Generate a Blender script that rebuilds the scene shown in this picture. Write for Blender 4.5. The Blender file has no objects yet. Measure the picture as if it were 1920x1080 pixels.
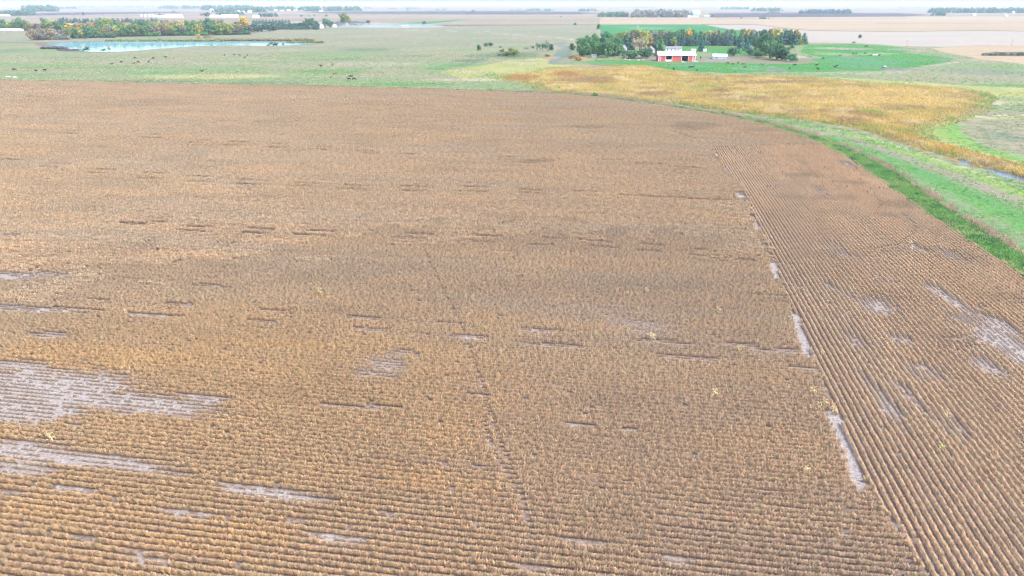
import bpy, bmesh, math, random
import numpy as np
from mathutils import Vector, Matrix, geometry

random.seed(7); RNG = np.random.default_rng(7)
SC = bpy.context.scene
COL = SC.collection

# ------------------------------------------------------------------ camera, sky, sun, exposure
CAM_H, FPX, HORIZON = 46.0, 1280.0, 6.0
PITCH = math.atan((540 - HORIZON) / FPX)
cam = bpy.data.cameras.new('camera'); cam.sensor_width = 36; cam.lens = 24
cam.clip_start = 0.5; cam.clip_end = 120000
camo = bpy.data.objects.new('camera', cam); COL.objects.link(camo)
camo.location = (0, 0, CAM_H); camo.rotation_euler = (math.pi / 2 - PITCH, 0, 0)
SC.camera = camo

SUN_EL, SUN_AZ = math.radians(52), math.radians(115)     # azimuth from +Y, clockwise; high to the right, behind thin cloud
world = bpy.data.worlds.new('World'); SC.world = world; world.use_nodes = True
wn = world.node_tree; wn.nodes.clear()
sky = wn.nodes.new('ShaderNodeTexSky'); sky.sky_type = 'NISHITA'; sky.sun_disc = False
sky.sun_elevation = SUN_EL; sky.sun_rotation = SUN_AZ
sky.air_density = 0.7; sky.dust_density = 2.5; sky.ozone_density = 1.0
bg = wn.nodes.new('ShaderNodeBackground'); bg.inputs['Strength'].default_value = 0.15
wo = wn.nodes.new('ShaderNodeOutputWorld')
wn.links.new(sky.outputs[0], bg.inputs[0]); wn.links.new(bg.outputs[0], wo.inputs[0])
sun = bpy.data.lights.new('sun', 'SUN'); sun.energy = 1.5; sun.angle = math.radians(24); sun.color = (1.0, 0.95, 0.88)
suno = bpy.data.objects.new('sun', sun); COL.objects.link(suno)
suno.location = (100, 60, 200)
sd = Vector((math.sin(SUN_AZ) * math.cos(SUN_EL), math.cos(SUN_AZ) * math.cos(SUN_EL), math.sin(SUN_EL)))
suno.rotation_euler = sd.to_track_quat('Z', 'Y').to_euler()
SC.view_settings.view_transform = 'Standard'; SC.view_settings.look = 'None'
SC.view_settings.gamma = 1.0; SC.view_settings.use_curve_mapping = False
SC.view_settings.exposure = 2.0
SC.cycles.max_bounces = 5; SC.cycles.diffuse_bounces = 2; SC.cycles.glossy_bounces = 2
SC.cycles.transparent_max_bounces = 4; SC.cycles.volume_bounces = 0
SC.cycles.use_denoising = True; SC.cycles.denoising_input_passes = 'RGB_ALBEDO_NORMAL'; SC.cycles.denoising_prefilter = 'FAST'
SC.cycles.pixel_filter_type = 'BLACKMAN_HARRIS'; SC.cycles.filter_width = 1.25

# ------------------------------------------------------------------ helpers
CP, SP = math.cos(PITCH), math.sin(PITCH)
def ground(x, y):
    """point of the flat ground seen at photograph position (x, y), in metres"""
    y = max(y, HORIZON + 1.2)
    a, b = (x - 960) / FPX, -(y - 540) / FPX
    d = (a, CP + b * SP, -SP + b * CP)
    t = CAM_H / -d[2]
    return np.array((d[0] * t, d[1] * t))
def mpp(x, y):
    """metres per photograph pixel at that ground point"""
    y = max(y, HORIZON + 1.2)
    b = -(y - 540) / FPX
    return CAM_H / (SP - b * CP) / FPX
def to_px(X, Y, Z=0.0):
    dz = Z - CAM_H
    dep = Y * CP - dz * SP; up = Y * SP + dz * CP
    return 960 + FPX * X / dep, 540 - FPX * up / dep, dep
def G(pts): return np.array([ground(*p) for p in pts])

def _hash(ix, iy, seed):
    n = (ix.astype(np.int64) * 374761393 + iy.astype(np.int64) * 668265263 + seed * 974634777) & 0x7fffffff
    n = (n ^ (n >> 13)) * 1274126177 & 0x7fffffff
    n = n ^ (n >> 16)
    return (n & 0xffff) / 65535.0
def vnoise(x, y, seed=0):
    x = np.asarray(x, float); y = np.asarray(y, float)
    ix = np.floor(x); iy = np.floor(y); fx = x - ix; fy = y - iy
    fx = fx * fx * (3 - 2 * fx); fy = fy * fy * (3 - 2 * fy)
    a = _hash(ix, iy, seed); b = _hash(ix + 1, iy, seed); c = _hash(ix, iy + 1, seed); d = _hash(ix + 1, iy + 1, seed)
    return (a * (1 - fx) + b * fx) * (1 - fy) + (c * (1 - fx) + d * fx) * fy
def fbm(x, y, seed=0, o=3):
    s = 0; a = 0.5; t = 0
    for k in range(o):
        s = s + a * vnoise(x * 2 ** k, y * 2 ** k, seed + k * 17); t += a; a *= 0.55
    return s / t
def sstep(a, b, x):
    t = np.clip((x - a) / (b - a), 0, 1); return t * t * (3 - 2 * t)
def inpoly(X, Y, poly):
    poly = np.asarray(poly); r = np.zeros(len(X), bool)
    x0, y0 = poly.min(0); x1, y1 = poly.max(0)
    m = np.where((X >= x0) & (X <= x1) & (Y >= y0) & (Y <= y1))[0]
    if len(m) == 0: return r
    px, py = X[m], Y[m]; c = np.zeros(len(m), bool)
    j = len(poly) - 1
    for i in range(len(poly)):
        xi, yi = poly[i]; xj, yj = poly[j]
        if yi != yj:
            c ^= ((yi > py) != (yj > py)) & (px < (xj - xi) * (py - yi) / (yj - yi) + xi)
        j = i
    r[m] = c; return r
def segdist(X, Y, pts):
    d = np.full(len(X), 1e9)
    if len(pts) == 1:
        return np.hypot(X - pts[0][0], Y - pts[0][1])
    for (a, b), (c, e) in zip(pts[:-1], pts[1:]):
        vx, vy = c - a, e - b; L = vx * vx + vy * vy + 1e-9
        t = np.clip(((X - a) * vx + (Y - b) * vy) / L, 0, 1)
        d = np.minimum(d, np.hypot(X - a - t * vx, Y - b - t * vy))
    return d
def lin(r, g, b):
    f = lambda c: (c / 255 / 12.92) if c <= 10 else ((c / 255 + 0.055) / 1.055) ** 2.4
    return (f(r), f(g), f(b))

def tag(o, label=None, cat=None, group=None, kind=None):
    if label: o['label'] = label
    if cat: o['category'] = cat
    if group: o['group'] = group
    if kind: o['kind'] = kind
    return o
def link(name, mesh, parent=None):
    o = bpy.data.objects.new(name, mesh); COL.objects.link(o)
    if parent is not None: o.parent = parent
    return o
def empty(name, loc, rz=0, scale=(1, 1, 1)):
    o = bpy.data.objects.new(name, None); COL.objects.link(o)
    o.location = loc; o.rotation_euler = (0, 0, rz); o.scale = scale; o.empty_display_size = 0.2
    return o
def mesh_from(name, verts, faces, mat=None, smooth=False):
    m = bpy.data.meshes.new(name); m.from_pydata([tuple(v) for v in verts], [], faces); m.update()
    if mat: m.materials.append(mat)
    if smooth: m.polygons.foreach_set('use_smooth', [True] * len(m.polygons))
    return m
class MB:
    def __init__(s): s.v = []; s.f = []
    def quad(s, a, b, c, d):
        n = len(s.v); s.v += [a, b, c, d]; s.f.append((n, n + 1, n + 2, n + 3)); return s
    def tri(s, a, b, c):
        n = len(s.v); s.v += [a, b, c]; s.f.append((n, n + 1, n + 2)); return s
    def poly(s, pts):
        n = len(s.v); s.v += list(pts); s.f.append(tuple(range(n, n + len(pts)))); return s
    def box(s, x0, y0, z0, x1, y1, z1):
        n = len(s.v)
        s.v += [(x0, y0, z0), (x1, y0, z0), (x1, y1, z0), (x0, y1, z0), (x0, y0, z1), (x1, y0, z1), (x1, y1, z1), (x0, y1, z1)]
        s.f += [tuple(n + i for i in q) for q in ((0, 3, 2, 1), (4, 5, 6, 7), (0, 1, 5, 4), (1, 2, 6, 5), (2, 3, 7, 6), (3, 0, 4, 7))]
        return s
    def tube(s, p0, p1, r0, r1, n=6):
        p0 = Vector(p0); p1 = Vector(p1); d = (p1 - p0).normalized()
        u = d.orthogonal().normalized(); w = d.cross(u); k = len(s.v)
        for p, r in ((p0, r0), (p1, r1)):
            for i in range(n):
                a = 2 * math.pi * i / n
                s.v.append(tuple(p + (u * math.cos(a) + w * math.sin(a)) * r))
        for i in range(n):
            j = (i + 1) % n; s.f.append((k + i, k + j, k + n + j, k + n + i))
        s.f.append(tuple(k + n + i for i in range(n)))
        return s
    def mesh(s, name, mat, smooth=False): return mesh_from(name, s.v, s.f, mat, smooth)
    def build(s, name, mat, parent=None, smooth=False): return link(name, s.mesh(name, mat, smooth), parent)

# ------------------------------------------------------------------ materials
def newmat(name):
    m = bpy.data.materials.new(name); m.use_nodes = True
    nt = m.node_tree; nt.nodes.clear()
    out = nt.nodes.new('ShaderNodeOutputMaterial'); p = nt.nodes.new('ShaderNodeBsdfPrincipled')
    p.inputs['Roughness'].default_value = 0.9
    if 'Specular IOR Level' in p.inputs: p.inputs['Specular IOR Level'].default_value = 0.15
    nt.links.new(p.outputs[0], out.inputs[0])
    return m, nt, p
def N(nt, t, **kw):
    n = nt.nodes.new(t)
    for k, v in kw.items(): setattr(n, k, v)
    return n
def mixc(nt, fac, a, b, blend='MIX'):
    n = N(nt, 'ShaderNodeMix', data_type='RGBA', blend_type=blend)
    for s, v in ((n.inputs[0], fac), (n.inputs[6], a), (n.inputs[7], b)):
        if hasattr(v, 'is_output') or isinstance(v, bpy.types.NodeSocket): nt.links.new(v, s)
        elif isinstance(v, (int, float)): s.default_value = v
        else: s.default_value = (*v[:3], 1)
    return n.outputs[2]
def noise_node(nt, vec, scale, detail=3, rough=0.55):
    n = N(nt, 'ShaderNodeTexNoise'); n.inputs['Scale'].default_value = scale
    n.inputs['Detail'].default_value = detail; n.inputs['Roughness'].default_value = rough
    if vec is not None: nt.links.new(vec, n.inputs['Vector'])
    return n.outputs[0]
def maprange(nt, v, a, b, c=0.0, d=1.0):
    n = N(nt, 'ShaderNodeMapRange'); n.interpolation_type = 'SMOOTHSTEP'
    n.inputs[1].default_value = a; n.inputs[2].default_value = b; n.inputs[3].default_value = c; n.inputs[4].default_value = d
    nt.links.new(v, n.inputs[0]); return n.outputs[0]
def math_node(nt, op, a, b=None):
    n = N(nt, 'ShaderNodeMath', operation=op)
    for i, v in enumerate((a, b)):
        if v is None: continue
        if isinstance(v, (int, float)): n.inputs[i].default_value = v
        else: nt.links.new(v, n.inputs[i])
    return n.outputs[0]

def ground_mat(name, c1, c2, c3=None, big=0.012, mid=0.09, fine=1.2, stretch=(1, 1), rot=0.0, rows=None, bump=0.3, finevar=0.35, rough=0.95, rag_scale=.22, rag_stretch=None):
    """c1/c2 in large drifts, c3 in mid patches, fine grain; colour attribute 'stain' laid over with a ragged edge"""
    m, nt, p = newmat(name)
    p.inputs['Roughness'].default_value = rough
    geo = N(nt, 'ShaderNodeNewGeometry'); mp = N(nt, 'ShaderNodeMapping')
    mp.inputs['Rotation'].default_value = (0, 0, rot); mp.inputs['Scale'].default_value = (stretch[0], stretch[1], 1)
    nt.links.new(geo.outputs['Position'], mp.inputs[0]); v = mp.outputs[0]
    col = mixc(nt, maprange(nt, noise_node(nt, v, big, 4), 0.38, 0.62), c1, c2)
    if c3 is not None:
        col = mixc(nt, maprange(nt, noise_node(nt, v, mid, 4, 0.65), 0.52, 0.68, 0, 0.75), col, c3)
    if rows:
        w = N(nt, 'ShaderNodeTexWave'); w.bands_direction = 'Y'; w.inputs['Scale'].default_value = rows[0]; w.inputs['Distortion'].default_value = rows[2]
        w.inputs['Detail'].default_value = 2; nt.links.new(v, w.inputs['Vector'])
        col = mixc(nt, maprange(nt, w.outputs['Fac'], 0.3, 0.7, 0, rows[1]), col, rows[3])
    at = N(nt, 'ShaderNodeAttribute'); at.attribute_name = 'stain'
    rv = geo.outputs['Position']
    if rag_stretch:
        m2 = N(nt, 'ShaderNodeMapping'); m2.inputs['Rotation'].default_value = (0, 0, rag_stretch[0]); m2.inputs['Scale'].default_value = (rag_stretch[1], rag_stretch[2], 1)
        nt.links.new(geo.outputs['Position'], m2.inputs[0]); rv = m2.outputs[0]
    rag = math_node(nt, 'ADD', at.outputs['Alpha'], math_node(nt, 'MULTIPLY', math_node(nt, 'SUBTRACT', noise_node(nt, rv, rag_scale, 6, 0.75), 0.5), 1.1))
    rag = math_node(nt, 'MULTIPLY', maprange(nt, rag, 0.1, 0.9), maprange(nt, at.outputs['Alpha'], 0.02, 0.3))
    col = mixc(nt, rag, col, at.outputs['Color'])
    fn = noise_node(nt, geo.outputs['Position'], fine, 5, 0.7)
    hsv = N(nt, 'ShaderNodeHueSaturation'); nt.links.new(col, hsv.inputs['Color'])
    nt.links.new(maprange(nt, fn, 0.3, 0.7, 1 - finevar, 1 + finevar), hsv.inputs['Value'])
    nt.links.new(hsv.outputs[0], p.inputs['Base Color'])
    if bump:
        b = N(nt, 'ShaderNodeBump'); b.inputs['Strength'].default_value = bump; b.inputs['Distance'].default_value = 0.15
        nt.links.new(fn, b.inputs['Height']); nt.links.new(b.outputs[0], p.inputs['Normal'])
    return m

def thin(nt, p, col, f):
    """thin leaf: part of the light passes through"""
    tr = N(nt, 'ShaderNodeBsdfTranslucent'); nt.links.new(col, tr.inputs['Color'])
    mx = N(nt, 'ShaderNodeMixShader'); mx.inputs[0].default_value = f
    out = [n for n in nt.nodes if n.type == 'OUTPUT_MATERIAL'][0]
    nt.links.new(p.outputs[0], mx.inputs[1]); nt.links.new(tr.outputs[0], mx.inputs[2]); nt.links.new(mx.outputs[0], out.inputs[0])
def plant_mat(name, var=0.25, trans=0.42):
    """colour from the 'tcol' attribute of each planted clump, a little different from blade to blade"""
    m, nt, p = newmat(name)
    at = N(nt, 'ShaderNodeAttribute'); at.attribute_type = 'INSTANCER'; at.attribute_name = 'tcol'
    geo = N(nt, 'ShaderNodeNewGeometry')
    hsv = N(nt, 'ShaderNodeHueSaturation'); nt.links.new(at.outputs['Color'], hsv.inputs['Color'])
    nt.links.new(maprange(nt, geo.outputs['Random Per Island'], 0, 1, 1 - var, 1 + var), hsv.inputs['Value'])
    nt.links.new(hsv.outputs[0], p.inputs['Base Color'])
    thin(nt, p, hsv.outputs[0], trans)
    return m
def leaf_mat(name='foliage'):
    m, nt, p = newmat(name)
    oi = N(nt, 'ShaderNodeObjectInfo'); geo = N(nt, 'ShaderNodeNewGeometry')
    hsv = N(nt, 'ShaderNodeHueSaturation'); nt.links.new(oi.outputs['Color'], hsv.inputs['Color'])
    nz = noise_node(nt, geo.outputs['Position'], 0.5, 2)
    v = math_node(nt, 'MULTIPLY', maprange(nt, geo.outputs['Random Per Island'], 0, 1, 0.65, 1.4), maprange(nt, nz, 0.3, 0.7, 0.75, 1.25))
    nt.links.new(v, hsv.inputs['Value'])
    nt.links.new(math_node(nt, 'ADD', math_node(nt, 'MULTIPLY', nz, 0.05), 0.475), hsv.inputs['Hue'])
    nt.links.new(hsv.outputs[0], p.inputs['Base Color'])
    thin(nt, p, hsv.outputs[0], .35)
    return m
def plain(name, c, rough=0.7, var=0.12, scale=0.8, metal=0.0):
    m, nt, p = newmat(name); p.inputs['Roughness'].default_value = rough; p.inputs['Metallic'].default_value = metal
    tc = N(nt, 'ShaderNodeTexCoord')
    n = noise_node(nt, tc.outputs['Object'], scale, 4)
    col = mixc(nt, maprange(nt, n, 0.3, 0.7), tuple(x * (1 - var) for x in c), tuple(min(1, x * (1 + var)) for x in c))
    nt.links.new(col, p.inputs['Base Color']); return m
def ribbed(name, c, scale, rough=0.5, var=0.1):
    m, nt, p = newmat(name); p.inputs['Roughness'].default_value = rough
    tc = N(nt, 'ShaderNodeTexCoord'); w = N(nt, 'ShaderNodeTexWave'); w.inputs['Scale'].default_value = scale
    nt.links.new(tc.outputs['Object'], w.inputs['Vector'])
    n = noise_node(nt, tc.outputs['Object'], 0.5, 4)
    col = mixc(nt, maprange(nt, n, 0.35, 0.7), c, tuple(x * (1 - var * 2) for x in c))
    nt.links.new(col, p.inputs['Base Color'])
    b = N(nt, 'ShaderNodeBump'); b.inputs['Strength'].default_value = 0.4; b.inputs['Distance'].default_value = 0.03
    nt.links.new(w.outputs['Fac'], b.inputs['Height']); nt.links.new(b.outputs[0], p.inputs['Normal'])
    return m
def water_mat(name, c, rough=0.12, gloss=.5):
    """silty water: body colour under a mirror of sky and shore"""
    m, nt, p = newmat(name); p.inputs['Base Color'].default_value = (*c, 1); p.inputs['Roughness'].default_value = .6
    geo = N(nt, 'ShaderNodeNewGeometry'); b = N(nt, 'ShaderNodeBump'); b.inputs['Strength'].default_value = 0.08; b.inputs['Distance'].default_value = 0.05
    nt.links.new(noise_node(nt, geo.outputs['Position'], 1.5, 3), b.inputs['Height'])
    g = N(nt, 'ShaderNodeBsdfGlossy'); g.inputs['Roughness'].default_value = rough; g.inputs['Color'].default_value = (.8, .9, .95, 1); nt.links.new(b.outputs[0], g.inputs['Normal'])
    mx = N(nt, 'ShaderNodeMixShader'); mx.inputs[0].default_value = gloss
    out = [n for n in nt.nodes if n.type == 'OUTPUT_MATERIAL'][0]
    nt.links.new(p.outputs[0], mx.inputs[1]); nt.links.new(g.outputs[0], mx.inputs[2]); nt.links.new(mx.outputs[0], out.inputs[0])
    return m

# rows of the crop: main rows run almost across the view, the end rows at right angles to them
AZ_MAIN = math.radians(-80.7); AZ_END = AZ_MAIN + math.pi / 2
UM = np.array((math.sin(AZ_MAIN), math.cos(AZ_MAIN))); VM = np.array((math.cos(AZ_MAIN), -math.sin(AZ_MAIN)))

# ------------------------------------------------------------------ the land: one sheet cut into its fields
M = {}
M['far_farmland'] = ground_mat('far farmland stubble', (0.154, 0.124, 0.079), (0.191, 0.155, 0.101), (0.124, 0.100, 0.069), big=.0016, mid=.004, fine=.02, stretch=(.35, 1.6), finevar=.12, bump=0)
M['ploughed_field'] = ground_mat('ploughed soil', (0.037, 0.029, 0.031), (0.046, 0.037, 0.037), None, big=.004, fine=.05, finevar=.15, bump=0)
M['stubble_field'] = ground_mat('tan stubble', (0.250, 0.198, 0.124), (0.225, 0.173, 0.107), (0.211, 0.154, 0.090), big=.004, mid=.02, fine=.2, stretch=(.3, 1.5), finevar=.12, bump=0)
M['pale_stubble_field'] = ground_mat('pale stubble', (0.257, 0.232, 0.191), (0.237, 0.214, 0.174), (0.207, 0.184, 0.146), big=.006, mid=.03, fine=.3, stretch=(.4, 1.6), rot=.5, rows=(.022, .45, 1.5, (0.177, 0.155, 0.124)), finevar=.12, bump=0)
M['alfalfa_field'] = ground_mat('alfalfa', (0.018, 0.118, 0.026), (0.023, 0.141, 0.031), None, big=.01, fine=.5, finevar=.15, bump=.1)
M['pasture'] = ground_mat('pasture grass', (0.105, 0.148, 0.062), (0.154, 0.149, 0.087), (0.132, 0.128, 0.072), big=.010, mid=.09, fine=.25, stretch=(.8, 1.0), finevar=.32)
M['grey_pasture'] = ground_mat('grey pasture grass', (0.126, 0.138, 0.079), (0.157, 0.148, 0.095), (0.108, 0.132, 0.067), big=.009, mid=.05, fine=.18, stretch=(.8, 1.0), finevar=.28)
M['green_pasture'] = ground_mat('grazed green pasture', (0.027, 0.133, 0.022), (0.041, 0.138, 0.027), (0.077, 0.133, 0.036), big=.015, mid=.10, fine=.35, stretch=(.8, 1.0), finevar=.3)
M['meadow'] = ground_mat('yellow green meadow', (0.176, 0.186, 0.061), (0.218, 0.208, 0.079), (0.112, 0.158, 0.048), big=.02, mid=.15, fine=.8, finevar=.35)
M['marsh_ground'] = ground_mat('marsh mud and thatch', (0.192, 0.134, 0.058), (0.154, 0.109, 0.051), None, big=.03, fine=1.0, finevar=.3)
M['hay_field'] = ground_mat('hay field grass', (0.053, 0.161, 0.034), (0.076, 0.172, 0.043), (0.121, 0.166, 0.053), big=.05, mid=.16, fine=1.0, stretch=(.7, 1.3), rot=.7, finevar=.3)
M['weed_strip'] = ground_mat('weedy field margin', (0.050, 0.114, 0.025), (0.070, 0.128, 0.032), (0.112, 0.128, 0.036), big=.05, mid=.3, fine=1.5, finevar=.35)
M['dry_grass_strip'] = ground_mat('dry grass', (0.230, 0.186, 0.134), (0.205, 0.173, 0.122), (0.141, 0.141, 0.077), big=.05, mid=.2, fine=1.5, finevar=.3)
M['farmyard'] = ground_mat('trampled farmyard', (0.134, 0.115, 0.083), (0.109, 0.122, 0.064), (0.160, 0.141, 0.109), big=.03, mid=.08, fine=.8, stretch=(.8, 1.0), finevar=.3)
M['grass_waterway'] = ground_mat('waterway sedge', (0.090, 0.112, 0.080), (0.109, 0.122, 0.096), (0.058, 0.122, 0.045), big=.03, mid=.06, fine=.7, finevar=.25)
M['mud_bank'] = ground_mat('muddy pond bank', (0.096, 0.090, 0.064), (0.122, 0.115, 0.083), (0.070, 0.077, 0.045), big=.02, mid=.06, fine=.5, finevar=.2)
M['soybean_field'] = ground_mat('field soil with residue', (.14, .107, .088), (.155, .12, .098), (.19, .155, .132), big=.03, mid=.35, fine=3.0, stretch=(1, 1), finevar=.45, bump=.4, rag_scale=.9, rag_stretch=(math.radians(-170.7), .3, 1.6))
M['field_border'] = ground_mat('rough grass border', (.085, .075, .05), (.10, .085, .055), None, big=.02, fine=.2, finevar=.2, bump=0)
M['pond'] = water_mat('pond water', (.16, .31, .33), .04, .55)  # turquoise of the reflected sky is painted into the matte part
M['creek'] = water_mat('creek water', (.045, .06, .07), .1, .3)

FIELD_EDGE = [(-700, 150), (-300, 150), (0, 152), (150, 154.5), (300, 158), (450, 160.5), (600, 163), (750, 167), (900, 172), (1000, 176), (1060, 179), (1120, 183),
              (1200, 194), (1250, 201), (1300, 209), (1350, 217), (1400, 227), (1440, 237), (1475, 247), (1510, 259), (1545, 274), (1580, 291), (1610, 309), (1640, 330),
              (1670, 352), (1700, 373), (1735, 398), (1780, 427), (1830, 460), (1880, 493), (1920, 518), (2050, 600), (2300, 760), (2600, 980)]
END_EDGE = [(1331, 278), (1340, 292), (1358, 316), (1370, 333), (1390, 352), (1402, 382), (1414, 412), (1426, 438), (1446, 484), (1466, 529), (1487, 592), (1524, 672),
            (1566, 777), (1630, 920), (1735, 1080), (1840, 1300)]
def strip(edge, off0, off1):
    """band along an edge, between two offsets in metres to its outer side"""
    p = G(edge); t = np.gradient(p, axis=0); t /= np.linalg.norm(t, axis=1)[:, None]
    n = np.stack((-t[:, 1], t[:, 0]), 1)
    f0 = off0(np.arange(len(p))) if callable(off0) else off0; f1 = off1(np.arange(len(p))) if callable(off1) else off1
    f0 = np.broadcast_to(f0, len(p))[:, None]; f1 = np.broadcast_to(f1, len(p))[:, None]
    return np.concatenate((p + n * f0, (p + n * f1)[::-1]))

FE = G(FIELD_EDGE)
FIELD_POLY = np.concatenate((FE, [(170, 10), (170, -70), (-170, -70), (-260, 30)]))
edge_i = np.arange(len(FIELD_EDGE))
ex = np.array([p[0] for p in FIELD_EDGE], float)
weed_w = np.interp(ex, [-700, 900, 1300, 1480, 1560, 1650, 1750, 1920, 2600], [1.8, 3, 3.0, 3.8, 5.8, 6.4, 5.8, 5.6, 5.0])
dry_w = weed_w + np.interp(ex, [-700, 900, 1000, 1300, 1480, 1600, 1920, 2600], [0.3, 2, 9, 5, 3.5, 2.4, 2.0, 2.0])

MARSH = [(938, 146), (945, 142), (965, 140), (1015, 136), (1022, 131), (1060, 129), (1130, 127), (1170, 124.5), (1215, 125), (1250, 132), (1290, 139), (1350, 142), (1420, 143), (1480, 144),
         (1560, 150), (1640, 158), (1720, 163), (1790, 168), (1830, 175), (1850, 186), (1830, 196), (1835, 204), (1815, 214), (1790, 222), (1770, 229), (1740, 236),
         (1722, 246), (1735, 260), (1765, 268), (1800, 278), (1850, 292), (1900, 306), (1960, 322), (2100, 360), (2100, 392), (1960, 350), (1900, 332), (1850, 316), (1800, 303), (1750, 287), (1700, 272), (1650, 255), (1600, 240), (1540, 229),
         (1480, 222), (1400, 212), (1330, 203), (1270, 195), (1200, 188), (1140, 180), (1080, 177), (1035, 174), (1018, 166), (1000, 159), (970, 154), (945, 150)]
POND = [(102, 86.5), (115, 89.5), (128, 92.5), (150, 96), (185, 97.3), (220, 97), (260, 94.5), (300, 91), (340, 88), (380, 86), (430, 85), (500, 85.6), (535, 85), (565, 83.5), (590, 81.3), (575, 79.8), (540, 78.2), (500, 77.2),
        (450, 77.2), (400, 78), (350, 78.3), (300, 77.5), (260, 76.5), (200, 77), (150, 78), (110, 79.5), (85, 82)]
def grow(poly, f, c=None):
    p = G(poly); c = p.mean(0) if c is None else c
    return c + (p - c) * f
# (name, polygon in metres, jitter of the outline in metres, label)
Z = []
def zone(name, poly, jit=0.0, px=True): Z.append((name, G(poly) if px else np.asarray(poly), jit))
# far fields
zone('ploughed_field', [(-600, 24), (-600, 29), (0, 26), (110, 23.5), (300, 22.5), (380, 22.5), (250, 26), (130, 28), (60, 29.2), (0, 30.5)], 0)
zone('ploughed_field', [(560, 22.5), (700, 21.5), (940, 20.8), (1085, 22.2), (1130, 25), (1080, 27), (900, 27), (700, 26), (600, 25)], 0)
zone('ploughed_field', [(1330, 24.6), (1500, 23.6), (1690, 24.8), (1750, 28), (1690, 31), (1440, 32), (1330, 32.5)], 0)
zone('stubble_field', [(1125, 33.5), (1340, 33), (1540, 32.2), (1700, 31.5), (1920, 30.2), (2600, 28), (2700, 62), (1920, 58.5), (1840, 57), (1760, 58), (1690, 59.3), (1620, 58.5), (1520, 57.3), (1470, 53), (1420, 46), (1315, 45.5), (1125, 45.5)], 0)
zone('alfalfa_field', [(690, 47), (770, 42.5), (850, 37.8), (880, 36.4), (862, 38.8), (800, 45), (760, 47.5)], 0)
zone('ploughed_field', [(690, 47.6), (800, 47.2), (1000, 46.3), (1122, 46), (1122, 46.6), (1000, 47.2), (800, 48.6)], 0)
# pastures
zone('grey_pasture', [(-900, 75), (-900, 66), (-300, 62), (60, 60), (470, 58), (560, 54), (690, 47.6), (800, 48.6), (1000, 47.2), (1124, 46.6), (1124, 100), (1010, 105), (800, 120), (400, 110), (0, 100)], 0)
zone('alfalfa_field', [(1124, 46), (1318, 46), (1345, 51), (1372, 55.5), (1405, 58.5), (1405, 80), (1130, 80)], 0)
zone('pale_stubble_field', [(1321, 46), (1418, 46.4), (1470, 53.2), (1520, 57.5), (1620, 58.8), (1690, 59.6), (1760, 58.4), (1840, 57.4), (1920, 58.9), (2700, 63), (2700, 88), (1920, 85.3), (1830, 85.3), (1770, 88), (1690, 86.5), (1620, 81.5), (1560, 80), (1500, 79.5), (1405, 79.5), (1405, 58.3), (1372, 55.3), (1345, 50.8)], 0)
zone('pasture', [(-900, 92), (-400, 88), (0, 81), (60, 79), (420, 100), (800, 95), (1010, 84), (1124, 90), (1300, 84), (1405, 79.5), (1500, 79.5), (1560, 80), (1620, 81.5), (1690, 86.5), (1770, 88), (1830, 100), (1920, 112), (2700, 150), (2700, 1000), (2300, 790), (1600, 330), (1000, 185), (0, 160), (-700, 156), (-1200, 150)], 0)
zone('stubble_field', [(1748, 91), (1775, 88.5), (1830, 86), (1920, 85.5), (2700, 88), (2700, 160), (1980, 128), (1920, 120.5), (1880, 115), (1835, 111), (1805, 104), (1770, 98)], 0.6)
def pline(pts, h0, h1): return [(x, y - h0) for x, y in pts] + [(x, y + h1) for x, y in pts[::-1]]
zone('field_border', pline([(1316, 45.6), (1418, 46.0), (1470, 52.9), (1520, 57.2), (1620, 58.6), (1690, 59.4), (1760, 58.1), (1840, 57.1), (1920, 58.6), (2600, 62.4)], .55, .5), 0)
zone('field_border', pline([(1340, 33.2), (1440, 35.3), (1540, 35.6), (1700, 35.0)], .3, .3), 0)
zone('field_border', pline([(1640, 43.8), (1760, 43.5), (1800, 44), (1920, 43)], .25, .25), 0)
zone('field_border', pline([(0, 100 - 21), (60, 80.5), (110, 79)], .8, .8), 0)
zone('green_pasture', [(1120, 112), (1180, 113), (1240, 114), (1320, 115), (1420, 118), (1500, 116), (1540, 108), (1500, 98), (1512, 84), (1600, 82.5), (1680, 87.5), (1720, 92), (1690, 99), (1760, 106), (1790, 110), (1780, 118), (1700, 128), (1650, 133), (1560, 134), (1480, 135), (1360, 137), (1260, 131), (1200, 123), (1130, 124), (1100, 120)], 2.0)
zone('green_pasture', [(1278, 85), (1310, 86), (1380, 88), (1420, 100), (1370, 104), (1330, 98), (1280, 97)], 0.8)
zone('farmyard', [(1170, 107), (1230, 106), (1232, 112), (1310, 110), (1330, 103), (1390, 104), (1440, 108), (1480, 112), (1520, 110), (1535, 117), (1500, 120), (1400, 119), (1320, 117), (1230, 117), (1180, 111)], 1.0)
zone('meadow', [(828, 136), (850, 130), (900, 124), (930, 117), (970, 111), (1010, 109), (1030, 112), (1026, 120), (1060, 122), (1110, 124), (1080, 134), (1000, 140), (940, 150), (900, 152), (866, 148)], 1.2)
zone('grass_waterway', [(1036, 82), (1048, 79), (1062, 79), (1066, 84), (1070, 92), (1074, 100), (1068, 106), (1052, 112), (1045, 119), (1038, 122), (1030, 118), (1034, 110), (1036, 106), (1042, 98), (1045, 90)], 0.8)
zone('meadow', [(1470, 146), (1560, 145), (1700, 152), (1800, 160), (1900, 163), (2000, 172), (2000, 200), (1920, 193), (1860, 192), (1830, 200), (1800, 222), (1830, 224), (1920, 220), (2100, 240), (2100, 380), (1960, 335), (1880, 310), (1800, 290), (1720, 262), (1690, 240), (1640, 200), (1500, 160)], 1.0)
zone('grey_pasture', [(1786, 232), (1800, 226), (1850, 224), (1920, 223), (2100, 236), (2100, 340), (1980, 318), (1920, 303), (1860, 288), (1815, 272), (1792, 256)], 0.8)
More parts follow.
